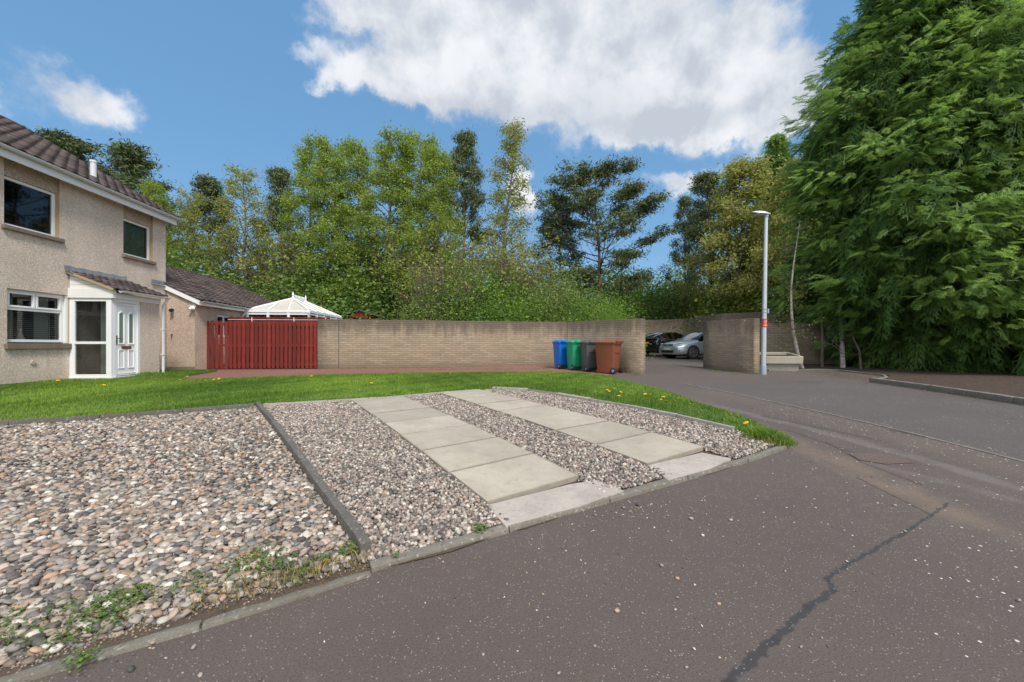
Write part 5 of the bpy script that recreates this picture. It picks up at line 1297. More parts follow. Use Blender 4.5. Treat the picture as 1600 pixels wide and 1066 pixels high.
# ================================================================== CARS
def car(name, loc, heading, st, paint, wheels, label, w, front_details, rear_details, glass_m):
    """st: stations (x from the nose, zlow, zbelt, ztop, half width, top half width); local +x is the nose direction"""
    e = empty(name, (loc[0], loc[1], float(g(loc[1]))), heading, label, 'car')
    Lc = st[-1][0]
    def sec(s):
        x, zl, zb, zt, hw, tw = s; X = Lc/2-x
        zm = zl+(zb-zl)*.55
        return [(X, 0, zl), (X, hw*.86, zl), (X, hw*.97, zl+.07), (X, hw, zm-.1), (X, hw, zm+.08), (X, hw*.965, zb-.02), (X, hw*.94, zb), (X, tw, zt-.035), (X, tw*.88, zt-.008), (X, tw*.5, zt+.008), (X, 0, zt+.012)]
    S = [sec(s) for s in st]; K = len(S[0])
    # smooth refine along the length
    body, side, ws, rw = [], [], [], []
    cab0, ws0, ws1, rf1, rw1 = wheels['cab']
    full = [s+[(x, -y, z) for (x, y, z) in s[-2:0:-1]] for s in S]; N = len(full[0])
    vs = [p for s in full for p in s]
    fb, fs, fw, fr = [], [], [], []
    for i in range(len(full)-1):
        for k in range(N):
            q = (N*i+k, N*i+(k+1) % N, N*(i+1)+(k+1) % N, N*(i+1)+k)
            kk = min(k, N-1-k)
            if kk == 6 and cab0 <= i < rw1: fs.append((i, q))
            elif kk >= 7 and ws0 <= i < ws1: fw.append(q)
            elif kk >= 7 and rf1 <= i < rw1: fr.append(q)
            else: fb.append(q)
    fb += [tuple(range(N)), tuple(range(N*(len(full)-1), N*len(full)))]
    mb = MB(); mb.add(vs, fb); bo = mb.build('body', paint, e, smooth=True)
    def sub(name_, fl, m):
        mb = MB(); mb.add(vs, fl); 
        o = mb.build(name_, m, e, smooth=True)
        me = o.data; bm = bmesh.new(); bm.from_mesh(me); bmesh.ops.delete(bm, geom=[v for v in bm.verts if not v.link_faces], context='VERTS'); bm.to_mesh(me); bm.free(); return o
    bm = bmesh.new(); bm.from_mesh(bo.data); bmesh.ops.delete(bm, geom=[v for v in bm.verts if not v.link_faces], context='VERTS'); bm.to_mesh(bo.data); bm.free()
    sub('windscreen', fw, glass_m); sub('rear_window', fr, glass_m)
    sub('side_window', [q for i, q in fs if True], glass_m)
    # pillars
    for i in wheels['pillars']:
        for sg in (-1, 1):
            a = full[i][6]; b = full[i][7]; mb = MB(); mb.tube([(a[0], sg*a[1]*1.003, a[2]), ((b[0]), sg*b[1]*1.003, b[2])], .028, 6); mb.build('pillar', paint if i in wheels['paintp'] else M['black'], e)
    mb = MB(); 
    for sg in (-1, 1): mb.tube([(full[i][6][0], sg*(full[i][6][1]+.004), full[i][6][2]) for i in range(cab0, rw1+1)], .011, 5)
    mb.build('window_trim', wheels['trim'], e)
    # dark interior + underbody
    mb = MB(); x0 = Lc/2-st[ws0][0]-.25; x1 = Lc/2-st[rw1][0]+.35
    mb.b2((x1, -w*.8, .25), (x0, w*.8, .80)); 
    for sx in (x0-.75, x0-1.6):
        for sy in (-.36, .36): mb.b2((sx-.06, sy-.22, .8), (sx+.06, sy+.22, 1.18)); mb.b2((sx-.04, sy-.11, 1.2), (sx+.04, sy+.11, 1.34))
    mb.build('interior', M['black'], e)
    for xw in wheels['x']:
        X = Lc/2-xw
        for sg in (-1, 1):
            mb = MB(); r = wheels['r']
            mb.tube([(X, sg*(w-.16), r+.01), (X, sg*(w+.004), r+.01)], r+.055, 24); mb.build('wheel_arch', M['black'], e)
            mb = MB(); mb.tube([(X, sg*(w-.17), r), (X, sg*(w-.155), r), (X, sg*(w+.0), r), (X, sg*(w+.014), r)], [r*.93, r, r, r*.92], 26); wh = mb.build('wheel', M['black'], e, smooth=True)
            mb = MB(); y = sg*(w+.016)
            for k in range(10):
                a = 2*math.pi*k/10; dxa, dza = math.cos(a), math.sin(a); tx_, tz_ = -dza, dxa
                p = [(X+dxa*.05+tx_*.02, y, r+dza*.05+tz_*.02), (X+dxa*.05-tx_*.02, y, r+dza*.05-tz_*.02), (X+dxa*r*.68-tx_*.024, y, r+dza*r*.68-tz_*.024), (X+dxa*r*.68+tx_*.024, y, r+dza*r*.68+tz_*.024)]
                mb.add(p+[(a_, b_+sg*.012, c_2) for a_, b_, c_2 in p], [(4,5,6,7),(0,1,5,4),(1,2,6,5),(2,3,7,6),(3,0,4,7)])
            mb.tube([(X, y-sg*.01, r), (X, y+sg*.014, r)], .06, 12)
            ring = [(X+math.cos(2*math.pi*k/24)*r*.68, y+sg*.004, r+math.sin(2*math.pi*k/24)*r*.68) for k in range(25)]; mb.tube(ring, .016, 5, False)
            mb.build('rim', wheels['rim'], wh, smooth=True)
    for fn in (front_details, rear_details):
        if fn: fn(e, Lc, w)
    for sg in (-1, 1):
        mx = Lc/2-st[ws0][0]-.38; mb = MB(); mb.tube([(mx, sg*(w*.93), .93), (mx, sg*(w+.06), .96)], .02, 6)
        mb.box((mx+.0, sg*(w+.12), .99), (.10, .20, .13)); mb.build('wing_mirror', paint, e, .03, True)
    return e
silver = simple('silver_car_paint', (.50, .52, .55), .30, .04, 3, Metallic=.55, Coat_Weight=.6)
blackp = simple('black_car_paint', (.014, .015, .022), .22, .1, 3, Coat_Weight=.9)
carglass = glassmat('car_glass', (.30, .34, .32), 1.6)
chrome = simple('chrome_trim', (.75, .76, .78), .2, .03, 5, Metallic=.9)
whitem = simple('headlamp_glass', (.62, .65, .68), .12, .15, 12, Coat_Weight=1.0)
darkgrille = simple('grille_plastic', (.02, .02, .022), .5, .1, 9)
platew = simple('white_number_plate', (.62, .62, .60), .5, .04); platey = simple('yellow_number_plate', (.85, .42, .02), .5, .04)
redl = simple('red_tail_lamp', (.45, .03, .03), .2, .1, 9, Coat_Weight=1.0)
def patch(mb, pts, off):
    mb.add(pts+[(x-off[0], y-off[1], z-off[2]) for x, y, z in pts], [tuple(range(len(pts)))]+[(i, (i+1) % len(pts), (i+1) % len(pts)+len(pts), i+len(pts)) for i in range(len(pts))])
def sil_front(e, Lc, w):
    X = Lc/2
    for sg in (-1, 1):
        mb = MB(); patch(mb, [(X-.035, sg*.45, .66), (X-.08, sg*.64, .67), (X-.24, sg*.80, .70), (X-.42, sg*.862, .78), (X-.30, sg*.82, .79), (X-.10, sg*.66, .775), (X-.05, sg*.45, .74)], (-.02, 0, 0))
        mb.build('headlight', whitem, e, .004)
        mb = MB(); patch(mb, [(X-.03, sg*.56, .34), (X-.12, sg*.80, .35), (X-.12, sg*.80, .43), (X-.03, sg*.56, .41)], (-.02, 0, 0)); mb.build('fog_lamp_surround', darkgrille, e)
    mb = MB(); patch(mb, [(X+.012, -.44, .67), (X+.012, .44, .67), (X-.005, .44, .735), (X-.005, -.44, .735)], (-.0, 0, 0)); mb.build('grille', darkgrille, e)
    mb = MB(); patch(mb, [(X+.022, -.42, .30), (X+.022, .42, .30), (X+.022, .50, .42), (X+.022, -.50, .42)], (.02, 0, 0)); mb.build('lower_grille', darkgrille, e)
    mb = MB(); mb.box((X+.028, 0, .50), (.012, .52, .11)); mb.build('number_plate', platew, e)
    mb = MB(); mb.tube([(X+.008, 0, .70), (X+.022, 0, .70)], .055, 16); mb.build('badge', chrome, e)
    mb = MB()
    for sg in (-1, 1): mb.box((0, sg*(w*1.002), .42), (1.7, .012, .03))
    mb.build('sill_trim', silver, e)
def dark_rear(e, Lc, w):
    X = -Lc/2
    for sg in (-1, 1):
        mb = MB(); patch(mb, [(X-.012, sg*.42, .90), (X+.06, sg*.72, .80), (X+.30, sg*.875, .84), (X+.42, sg*.88, .98), (X+.20, sg*.84, 1.00), (X-.0, sg*.60, .96)], (.02, 0, 0)); mb.build('tail_light', redl, e, .004)
    mb = MB(); mb.box((X-.03, 0, .78), (.012, .52, .115)); mb.build('number_plate', platey, e)
    mb = MB(); mb.box((X+.03, 0, 1.03), (.16, 1.5, .04)); mb.build('spoiler', blackp, e, .015)
    mb = MB(); mb.box((X-.012, 0, .36), (.06, 1.5, .16)); mb.build('diffuser', darkgrille, e, .02)
    mb = MB(); mb.tube([(X-.028, 0, .97), (X-.04, 0, .97)], .05, 14); mb.build('badge', chrome, e)
# stations: x, zlow, zbelt, ztop, hw, tw
GS = [(0, .30, .55, .62, .60, .45), (.05, .22, .62, .70, .74, .58), (.20, .20, .66, .77, .83, .68), (.50, .20, .74, .85, .885, .74), (.95, .20, .83, .93, .895, .76), (1.20, .20, .88, .97, .895, .76), (1.75, .20, .90, 1.32, .895, .62), (2.15, .20, .92, 1.43, .895, .60), (2.75, .20, .94, 1.455, .895, .60), (3.45, .20, .96, 1.41, .895, .60), (3.85, .22, .98, 1.32, .88, .58), (4.12, .25, .92, 1.02, .84, .66), (4.25, .32, .80, .88, .72, .55)]
car('silver_hatchback', (10.05, 21.6), math.atan2(-.292, -.956), GS, silver, dict(cab=(5, 5, 7, 10, 11), pillars=(5, 6, 8, 10), paintp=(5, 6, 10), trim=M['black'], x=(.86, 3.48), r=.315, rim=chrome), 'silver hatchback facing left, half hidden behind the short brick wall', .895, sil_front, None, carglass)
DS = [(0, .30, .55, .62, .60, .45), (.10, .20, .64, .72, .78, .60), (.50, .18, .74, .84, .88, .74), (1.10, .18, .86, .93, .90, .76), (1.35, .18, .90, .98, .90, .76), (1.95, .18, .93, 1.32, .90, .60), (2.45, .18, .95, 1.42, .90, .58), (3.0, .18, .97, 1.43, .90, .57), (3.5, .18, 1.0, 1.38, .90, .55), (3.95, .20, 1.03, 1.24, .89, .55), (4.30, .24, 1.02, 1.09, .87, .60), (4.45, .34, .86, .96, .78, .62)]
car('black_hatchback', (9.75, 24.9), R(30), DS, blackp, dict(cab=(4, 4, 6, 8, 10), pillars=(4, 5, 7, 9), paintp=(4, 5, 9), trim=chrome, x=(.92, 3.60), r=.325, rim=chrome), 'black hatchback seen from behind with yellow number plate, parked behind the silver car', .90, None, dark_rear, carglass)

# ================================================================== TREES AND SHRUBS
def unit(v): return v/np.linalg.norm(v, axis=-1, keepdims=True)
def skeleton(seed, H, tr, t0, nb, blen, elev, curve, nsub, lean=0.0, wob=.02, up=.95, subl=.42, stems=1):
    r = np.random.default_rng(seed); tubes, anch, dirs, sz = [], [], [], []
    for sidx in range(stems):
        n = 12; ts = np.linspace(0, 1, n); a = r.uniform(0, 6.28)
        off = np.cumsum(r.normal(0, wob*H/3, (n, 2)), 0); off -= off[0]
        sp = 0 if stems == 1 else .22*H
        tk = np.stack([off[:, 0]+lean*H*ts**1.5+sp*math.cos(a+sidx*6.28/stems)*ts**1.2, off[:, 1]+sp*math.sin(a+sidx*6.28/stems)*ts**1.2, ts*H*up], 1)
        tubes.append((tk, tr*(1-ts)**.8+tr*.08, 7))
        for i in range(nb//stems):
            t = t0+(1-t0)*(i+r.uniform(0, 1))/(nb//stems); t = min(t, .99)
            b = np.array([np.interp(t, ts, tk[:, k]) for k in range(3)]); az = i*2.4+r.uniform(-.5, .5)+sidx; Lb = blen(t)*H*r.uniform(.75, 1.2); el = R(elev(t)+r.uniform(-10, 10))
            m = 6; pts = [b]; d = np.array([math.cos(az)*math.cos(el), math.sin(az)*math.cos(el), math.sin(el)])
            for j in range(m):
                e2 = el+R(curve)*(j+1)/m; az += r.normal(0, .10)
                d = np.array([math.cos(az)*math.cos(e2), math.sin(az)*math.cos(e2), math.sin(e2)])
                pts.append(pts[-1]+d*Lb/m)
            pts = np.array(pts); rb0 = max(.012, tr*(1-t)**.8*.45+.008); rad = np.linspace(rb0, .008, len(pts)); tubes.append((pts, rad, 5))
            for j in range(nsub):
                s_ = r.uniform(.25, .98); q = np.array([np.interp(s_*m, np.arange(m+1), pts[:, k]) for k in range(3)])
                a2 = az+r.choice([-1, 1])*r.uniform(.4, 1.1); e3 = el+R(curve)*s_+r.uniform(-.35, .45); Ls = Lb*subl*(1.15-s_*.6)*r.uniform(.6, 1.2)
                p2 = [q]
                for kx in range(3):
                    e3 += R(curve)*.25; d2 = np.array([math.cos(a2)*math.cos(e3), math.sin(a2)*math.cos(e3), math.sin(e3)]); p2.append(p2[-1]+d2*Ls/3)
                p2 = np.array(p2); tubes.append((p2, np.linspace(rb0*.45, .006, 4), 3))
                for fr in (.35, .6, .85, 1.0):
                    anch.append(q+(p2[-1]-q)*fr+r.normal(0, .02, 3)); dirs.append(d2); sz.append(s_)
            anch.append(pts[-1]); dirs.append(d); sz.append(1.)
    return tubes, np.array(anch), np.array(dirs), np.array(sz)
def tubemesh(name, tubes, m, parent):
    V, Q = [], []; off = 0
    for pts, rad, n in tubes:
        k = len(pts); t = np.gradient(pts, axis=0); t = unit(t+1e-9); ref = np.tile(np.array([.31, .77, .2]), (k, 1)); u = unit(np.cross(t, ref)); w = np.cross(t, u)
        a = np.arange(n)*2*np.pi/n
        ring = pts[:, None]+(u[:, None]*np.cos(a)[None, :, None]+w[:, None]*np.sin(a)[None, :, None])*np.asarray(rad)[:, None, None]
        V.append(ring.reshape(-1, 3)); i, j = np.meshgrid(np.arange(k-1), np.arange(n), indexing='ij')
        q = np.stack([i*n+j, i*n+(j+1) % n, (i+1)*n+(j+1) % n, (i+1)*n+j], -1).reshape(-1, 4)+off; Q.append(q); off += k*n
    return big(name, np.concatenate(V), np.concatenate(Q), m, parent, None, True)
def foliage(name, A, per, spread, size, m, parent, seed, aspect=.6, up=.2, tvar=.22, flat=1.0, keep=1.0):
    r = np.random.default_rng(seed); A = A[r.random(len(A)) < keep]; n = len(A)
    base_t = r.normal(.5, tvar, n)
    P = np.repeat(A, per, 0)+r.normal(0, 1, (n*per, 3))*np.array([spread, spread, spread*flat])
    T_ = np.clip(np.repeat(base_t, per)+r.normal(0, .16, n*per), 0, 1)
    V, Fc = leafcloud(P, size, seed+1, aspect=aspect, up=up)
    return big(name, V, Fc, m, parent, np.repeat(T_, 4))
PROTO = {}
def tree_proto(kind, seed, H, build):
    e = empty(kind, (0, 0, 0)); build(e, seed, H); PROTO[(kind, seed)] = [e, H, False]; return e
def b_birch(e, s, H, leaf='birchleaf', bark='greybark', per=17, nb=46, blf=.23, size=.14, keep=.95):
    tb, A, D, _ = skeleton(s, H, .13*H/14, .22, nb, lambda t: blf*(1.15-t)*1.0+.03, lambda t: 48+20*t, -55, 6, lean=.03, wob=.018)
    tubemesh('trunk', tb[:1], M[bark], e); tubemesh('branches', tb[1:], M['twig'], e)
    foliage('crown', A, per, .20, size, M[leaf], e, s, .55, .1, keep=keep)
def b_pine(e, s, H, spread_=.30, t0=.42, nb=34, dens=26, el=(8, 30), cv=28, fl=.42):
    tb, A, D, S = skeleton(s, H, .17*H/14, t0, nb, lambda t: spread_*(1.02-t)**(.65 if spread_ < .4 else .38)*(1 if t > .33 or spread_ < .4 else .8), lambda t: el[0]+el[1]*t, cv, 7, lean=.02, wob=.015, subl=.36)
    tubemesh('trunk', tb[:1], M['pinebark'], e); tubemesh('branches', tb[1:], M['bark'], e)
    A2 = A[S > .45]
    foliage('crown', A2, dens, .30, .25, M['needle'], e, s, .22, -.1, .26, fl, .82)
def b_bush(e, s, H, leaf='bushleaf', W=1.0, nclump=95, per=185, size=.082, twigs=26, keep=1.0):
    r = np.random.default_rng(s); d = unit(r.normal(size=(nclump, 3))); d[:, 2] = np.abs(d[:, 2])*1.0-.12
    rad = r.uniform(.45, 1.0, nclump)**.5; C = d*rad[:, None]*np.array([H*.55*W, H*.55*W, H*.86]); C[:, 2] = np.maximum(C[:, 2], .12*H)+.03*H
    C += r.normal(0, .05*H, C.shape)
    foliage('crown', C, per, .105*H, size, M[leaf], e, s, .62, .15, .24, .8)
    tb = []
    for i in range(twigs):
        c = C[r.integers(0, nclump)]*r.uniform(.95, 1.25); b = np.array([r.normal(0, .06*H), r.normal(0, .06*H), 0]); mid = (b+c)/2+np.array([0, 0, .12*H])+r.normal(0, .03*H, 3)
        tb.append((np.array([b, (b+mid)/2+r.normal(0, .01*H, 3), mid, (mid+c)/2+r.normal(0, .02*H, 3), c]), np.array([.035, .028, .02, .013, .006])*H/3.5, 4))
    tubemesh('stems', tb, M['twig'], e)
def b_twiggy(e, s, H, leaf='olive', per=5, n=60, keep=.6, size=.11):
    r = np.random.default_rng(s); tb, A = [], []
    for i in range(n):
        az = r.uniform(0, 6.28); out = r.uniform(.1, .55)*H; c = np.array([math.cos(az)*out, math.sin(az)*out, H*r.uniform(.65, 1.05)]); b = np.array([r.normal(0, .08*H), r.normal(0, .08*H), 0]); m1 = b+(c-b)*.5+np.array([0, 0, .12*H])+r.normal(0, .04*H, 3)
        q1 = m1+(c-m1)*.5+r.normal(0, .03*H, 3); tb.append((np.array([b, (b+m1)/2, m1, q1, c]), np.array([.03, .024, .017, .011, .005])*H/3.5, 4))
        for j in range(9):
            f = r.uniform(.35, 1); base = m1+(c-m1)*f if r.random() < .7 else b+(m1-b)*r.uniform(.5, 1); tip = base+np.array([r.normal(0, .10*H), r.normal(0, .10*H), r.uniform(0, .17*H)])
            tb.append((np.array([base, (base+tip)/2+r.normal(0, .01*H, 3), tip]), np.array([.009, .006, .003])*H/3.5, 3)); A += [tip, (tip+base)/2]
    tubemesh('stems', tb, M['twig'], e); foliage('crown', np.array(A), per, .07*H, size, M[leaf], e, s, .55, .1, keep=keep)

def place(kind, seed, builder, H0, px, top, Y, label, cat='tree', group='woodland trees behind the wall', wide=1.0, sink=0.0, rz=None, name=None, X=None):
    """put a tree so that its top reaches row `top` of the view at depth Y"""
    key = (kind, seed)
    if key not in PROTO: tree_proto(kind, seed, H0, builder)
    e, H, used = PROTO[key]
    if used: o = copy_tree(e)
    else: o = e; PROTO[key][2] = True
    x, y = at(px, Y) if X is None else (X, Y); z = float(g(y))-sink; h = wz((HY-top)*Y/F)-z; s = h/H
    o.location = (x, y, z); o.rotation_euler = (0, 0, random.uniform(0, 6.28) if rz is None else rz); o.scale = (s*wide, s*wide, s)
    return tag(o, label, cat, group)
birch = lambda e, s, H: b_birch(e, s, H)
birch2 = lambda e, s, H: b_birch(e, s, H, 'olive', 'greybark', 11, 44, .24, .13, .85)
slim = lambda e, s, H: b_birch(e, s, H, 'olive', 'greybark', 12, 50, .15, .12, .9)
pine = lambda e, s, H: b_pine(e, s, H)
mainpine = lambda e, s, H: b_pine(e, s, H, .44, .24, 40, 44, (2, 26), 20, .26)
bushA = lambda e, s, H: b_bush(e, s, H, 'bushleaf')
bushB = lambda e, s, H: b_bush(e, s, H, 'bushdull', 1.0, 85, 150)
bushC = lambda e, s, H: b_bush(e, s, H, 'bushdark', 1.05, 105, 170)
bushO = lambda e, s, H: b_bush(e, s, H, 'olive', .95, 100, 150)
blos = lambda e, s, H: b_bush(e, s, H, 'blossom', .9, 60, 70, .10)
twg = lambda e, s, H: b_twiggy(e, s, H)
twb = lambda e, s, H: b_twiggy(e, s, H, 'gold', 3, 70, .35)
goldt = lambda e, s, H: b_birch(e, s, H, 'gold', 'greybark', 16, 60, .30, .15, 1.0)

TG = 'woodland trees behind the wall'
place('pine_tree', 1, pine, 14, 95, 205, 29, 'dark pine behind the house roof, left of its vent pipe', wide=1.35, group=TG)
place('pine_tree', 2, pine, 14, 195, 222, 28, 'dark pine behind the house roof, right of its vent pipe', wide=1.25, group=TG)
place('birch_tree', 1, birch, 14, 245, 280, 24, 'pale green birch just right of the pines behind the house roof', group=TG, wide=.8)
place('pine_tree', 2, pine, 14, 328, 275, 36, 'distant pine poking up left of the yellow green birches', group=TG, wide=1.0)
place('birch_tree', 4, birch2, 14, 318, 300, 27, 'thin yellow green birch above the wing roof, left one', group=TG, wide=.9)
place('birch_tree', 5, birch2, 14, 388, 262, 27, 'taller yellow green birch above the wing roof, right one', group=TG, wide=1.15)
place('pine_tree', 1, pine, 14, 442, 255, 34, 'dark pine between the yellow green and the tall fresh green birches', group=TG, wide=.8)
place('birch_tree', 2, birch, 14, 478, 212, 29, 'tall fresh green birch, leftmost of the big central clump', group=TG, wide=.95)
place('birch_tree', 3, birch, 14, 520, 216, 27, 'fresh green birch second from the left in the central clump', group=TG, wide=1.0)
place('birch_tree', 1, birch, 14, 562, 214, 29, 'fresh green birch third from the left in the central clump', group=TG, wide=1.0)
place('birch_tree', 2, birch, 14, 602, 203, 27, 'tall fresh green birch in the middle of the central clump', group=TG, wide=1.05)
place('birch_tree', 3, birch, 14, 645, 200, 28, 'dense fresh green birch right of the middle of the central clump', group=TG, wide=1.1)
place('birch_tree', 1, birch, 14, 682, 222, 26, 'fresh green birch at the right end of the central clump', group=TG, wide=.95)
place('pine_tree', 2, pine, 14, 722, 200, 32, 'tall dark pine immediately right of the central birch clump', group=TG, wide=.72)
place('birch_tree', 6, slim, 14, 780, 182, 29, 'slender tallest birch with sparse leaves right of the dark pine', group=TG, wide=1.0)
place('pine_tree', 7, mainpine, 13, 937, 276, 30, 'broad spreading pine standing alone against the sky', group=TG, wide=1.15)
place('pine_tree', 8, lambda e, s, H: b_pine(e, s, H, .34, .3, 26, 22), 13, 878, 305, 33, 'smaller pine behind the left side of the broad pine', group=TG, wide=.9)
place('pine_tree', 1, pine, 14, 1112, 262, 31, 'dark pine behind the golden tree, left side', group=TG, wide=1.0)
place('pine_tree', 8, None, 13, 1072, 300, 34, 'small dark pine right of the broad pine', group=TG, wide=.6)
place('golden_tree', 9, goldt, 11, 1150, 262, 28, 'golden olive leafed tree behind the lamp post', group=TG, wide=1.12)
place('golden_tree', 9, None, 11, 1218, 255, 24.5, 'golden olive leafed tree close to the big conifer', group=TG, wide=.8)
# bare undergrowth and shrubs
BG = 'shrubs behind the wall'
shr = [(290,372,24,'bushC',21,bushC,'dark shrub directly above the house wing roof',1.3),(345,400,26,'bushC',22,bushC,'second dark shrub above the wing roof',1.2),
 (410,415,28,'bushB',23,bushB,'dull green shrub above the right end of the wing roof',1.3),(445,385,29,'twg',31,twb,'bare brown twiggy shrub above the conservatory',1.0),
 (470,425,27,'bushB',24,bushB,'dull green shrub behind the conservatory ridge',1.3),(400,350,30,'bushB',23,None,'taller dull shrub far behind the wing roof',.7),
 (527,415,29,'blossom',41,blos,'shrub with white blossom above the shed',.8),(548,372,29,'bushA',11,bushA,'bright green shrub below the central birches, left',.95),
 (588,400,30,'bushC',21,None,'dark shrub above the shed roof',1.2),(610,395,29,'bushA',12,bushA,'bright green shrub below the central birches, middle',.9),
 (668,380,26,'twg2',32,twg,'yellowish twiggy shrub behind the middle of the wall',1.0),(668,440,20.5,'bushB',24,None,'low dull shrub right behind the middle of the wall',.9),
 (690,420,21,'twg3',31,None,'bare brown twiggy shrub right of the middle of the wall',.9),(735,372,23,'bushA',11,None,'large bright green shrub below the slender birch',1.0),
 (720,440,21,'bushC',22,None,'low dark shrub below the slender birch',1.3),(775,400,23,'bushC',21,None,'dark green shrub right of the large bright shrub',1.1),
 (800,388,24,'twg2',32,None,'tall twiggy shrub left of the blue bin',1.0),(790,446,20.5,'bushA',12,None,'low bright shrub against the wall left of the blue bin',1.1),
 (835,395,24,'bushB',23,None,'dull shrub directly behind the blue bin',1.0),(868,412,22.5,'bushB',24,None,'dull shrub behind the green bin',1.0),(850,450,21,'bushC',21,None,'low dark shrub behind the blue bin',1.1),
 (890,405,25,'bushC',22,None,'dark shrub at the foot of the broad pine, left',.8),(915,428,21.5,'bushA',11,None,'bright green shrub above the brown bin',1.0),(945,462,19.3,'bushA',12,None,'low bright shrub at the right end of the long wall',.8),
 (950,405,36,'bushA',12,None,'green shrub at the foot of the broad pine, right',.9),(1005,415,39,'bushC',21,None,'dark shrub above the parking gap, left',1.2),(1008,440,37,'bushB',23,None,'low dull shrub above the parking gap',1.2),
 (1050,395,39,'bushC',22,None,'dark shrub above the black car',.8),(1045,440,36,'bushB',24,None,'dull shrub hanging over the rear wall',1.0),(1095,400,37.5,'bushA',11,None,'green shrub above the silver car',1.0),
 (1090,450,35.5,'bushC',21,None,'low dark shrub on the rear wall above the silver car',1.1),(1130,385,35,'olive',51,bushO,'olive shrub left of the lamp post',1.0),(1192,325,29,'olive',51,None,'tall olive shrub behind the lamp post',.8),
 (1165,432,28,'bushA',12,None,'green shrub above the short brick wall',1.2),(1225,380,27,'olive',52,bushO,'olive shrub between lamp post and conifer',1.0),(1200,430,27,'bushA',11,None,'low green shrub behind the lamp post',1.1),(1250,420,25,'bushC',22,None,'dark shrub behind the birch stem',1.3),
 (505,400,27,'bushC',22,None,'dark shrub far behind the shed, left',1.2),(640,360,30,'bushC',21,None,'tall dark shrub far behind the central birches',1.1),(700,350,31,'bushB',23,None,'tall dull shrub behind the large bright shrub',1.0),
 (560,350,31,'bushC',22,None,'tall dark shrub far behind, left of the central birches',1.1),(470,340,31,'bushB',24,None,'tall dull shrub under the leftmost central birch',.9),(820,430,28,'bushC',22,None,'dark shrub far behind the blue bin',1.2),(975,400,39,'bushC',22,None,'dark shrub far behind the parking gap',1.0),
 (270,330,27,'bushC',21,None,'dark shrub beside the house corner',.9),(200,300,32,'bushC',22,None,'dark shrub far behind the house roof',1.0),(60,330,32,'bushC',21,None,'dark shrub hidden behind the left end of the roof',1.0)]
protoB = {}
for (px, top, Y, k, sd, bl, lb, wd) in shr:
    kind = {'b': 'shrub', 't': 'twiggy_shrub', 'o': 'shrub'}[k[0]] if k != 'blossom' else 'blossom_shrub'
    kk = 'twiggy_shrub' if k.startswith('twg') else kind
    place(kk, sd, bl, 3.5, px, top, Y, lb, 'shrub', BG, wide=wd, sink=.15)
# dense wood far beyond, one mass
rw = np.random.default_rng(99); n = 46000
Xw = rw.uniform(-75, 85, n); Yw = rw.uniform(37, 46, n); hmax = 4.4+1.6*np.sin(Xw*.21)+1.2*np.sin(Xw*.53+1)+.9*np.sin(Xw*1.3)
Pw = np.column_stack([Xw, Yw, g(Yw)+hmax*rw.uniform(0, 1, n)**.8]); V, Fc = leafcloud(Pw, .55, 5, aspect=.6, up=.1)
tag(big('far_woodland', V, Fc, M['bushdark'], None, np.repeat(np.clip(.4+.3*np.sin(Xw*.7)+rw.normal(0, .2, n), 0, 1), 4)), 'dark mass of undergrowth deep in the wood', 'woodland', None, 'stuff')

# ---- the great conifer: boughs carrying flat drooping sprays
def spray():
    V, Fc, T_ = [], [], []
    def leaf(a, b, w, n_, t0, t1):
        a, b = np.array(a), np.array(b); d = b-a; side = np.cross(d, n_); side = side/np.linalg.norm(side)*w; k = len(V)
        V.extend([a, a+d*.4+side, b, a+d*.4-side]); T_.extend([t0, (t0+t1)/2, t1, (t0+t1)/2]); Fc.append((k, k+1, k+2, k+3))
    ax = lambda x: np.array([x, 0, -.30*x*x])
    nrm = np.array([0, 0, 1.0])
    for i in range(5): leaf(ax(i*.2), ax((i+1)*.2+.03), .018, nrm, .3, .45)
    r = random.Random(4)
    for i in range(7):
        x = .06+i*.125; ll = (.46*(1-x)**.8+.10)*r.uniform(.85, 1.15)
        for sg in (-1, 1):
            a = ax(x); ang = R(42+r.uniform(-8, 8)); d = np.array([math.cos(ang), sg*math.sin(ang), -.22]); b = a+d*ll+np.array([0, 0, -.10*ll]); nn = np.array([0, sg*.25, 1.0])
            leaf(a, b, .022, nn, .25, .95)
            for j, f in enumerate((.28, .55)):
                for s2 in (-1, 1):
                    if j == 1 and s2*sg > 0: continue
                    c = a+(b-a)*f; a3 = ang*sg+s2*R(36); l3 = ll*.42*(1-f*.5); dd_ = np.array([math.cos(a3), math.sin(a3), -.30]); leaf(c, c+dd_*l3, .016, nn, .35, 1.0)
    return np.array(V), np.array(Fc), np.array(T_)
SPV, SPF, SPT = spray()
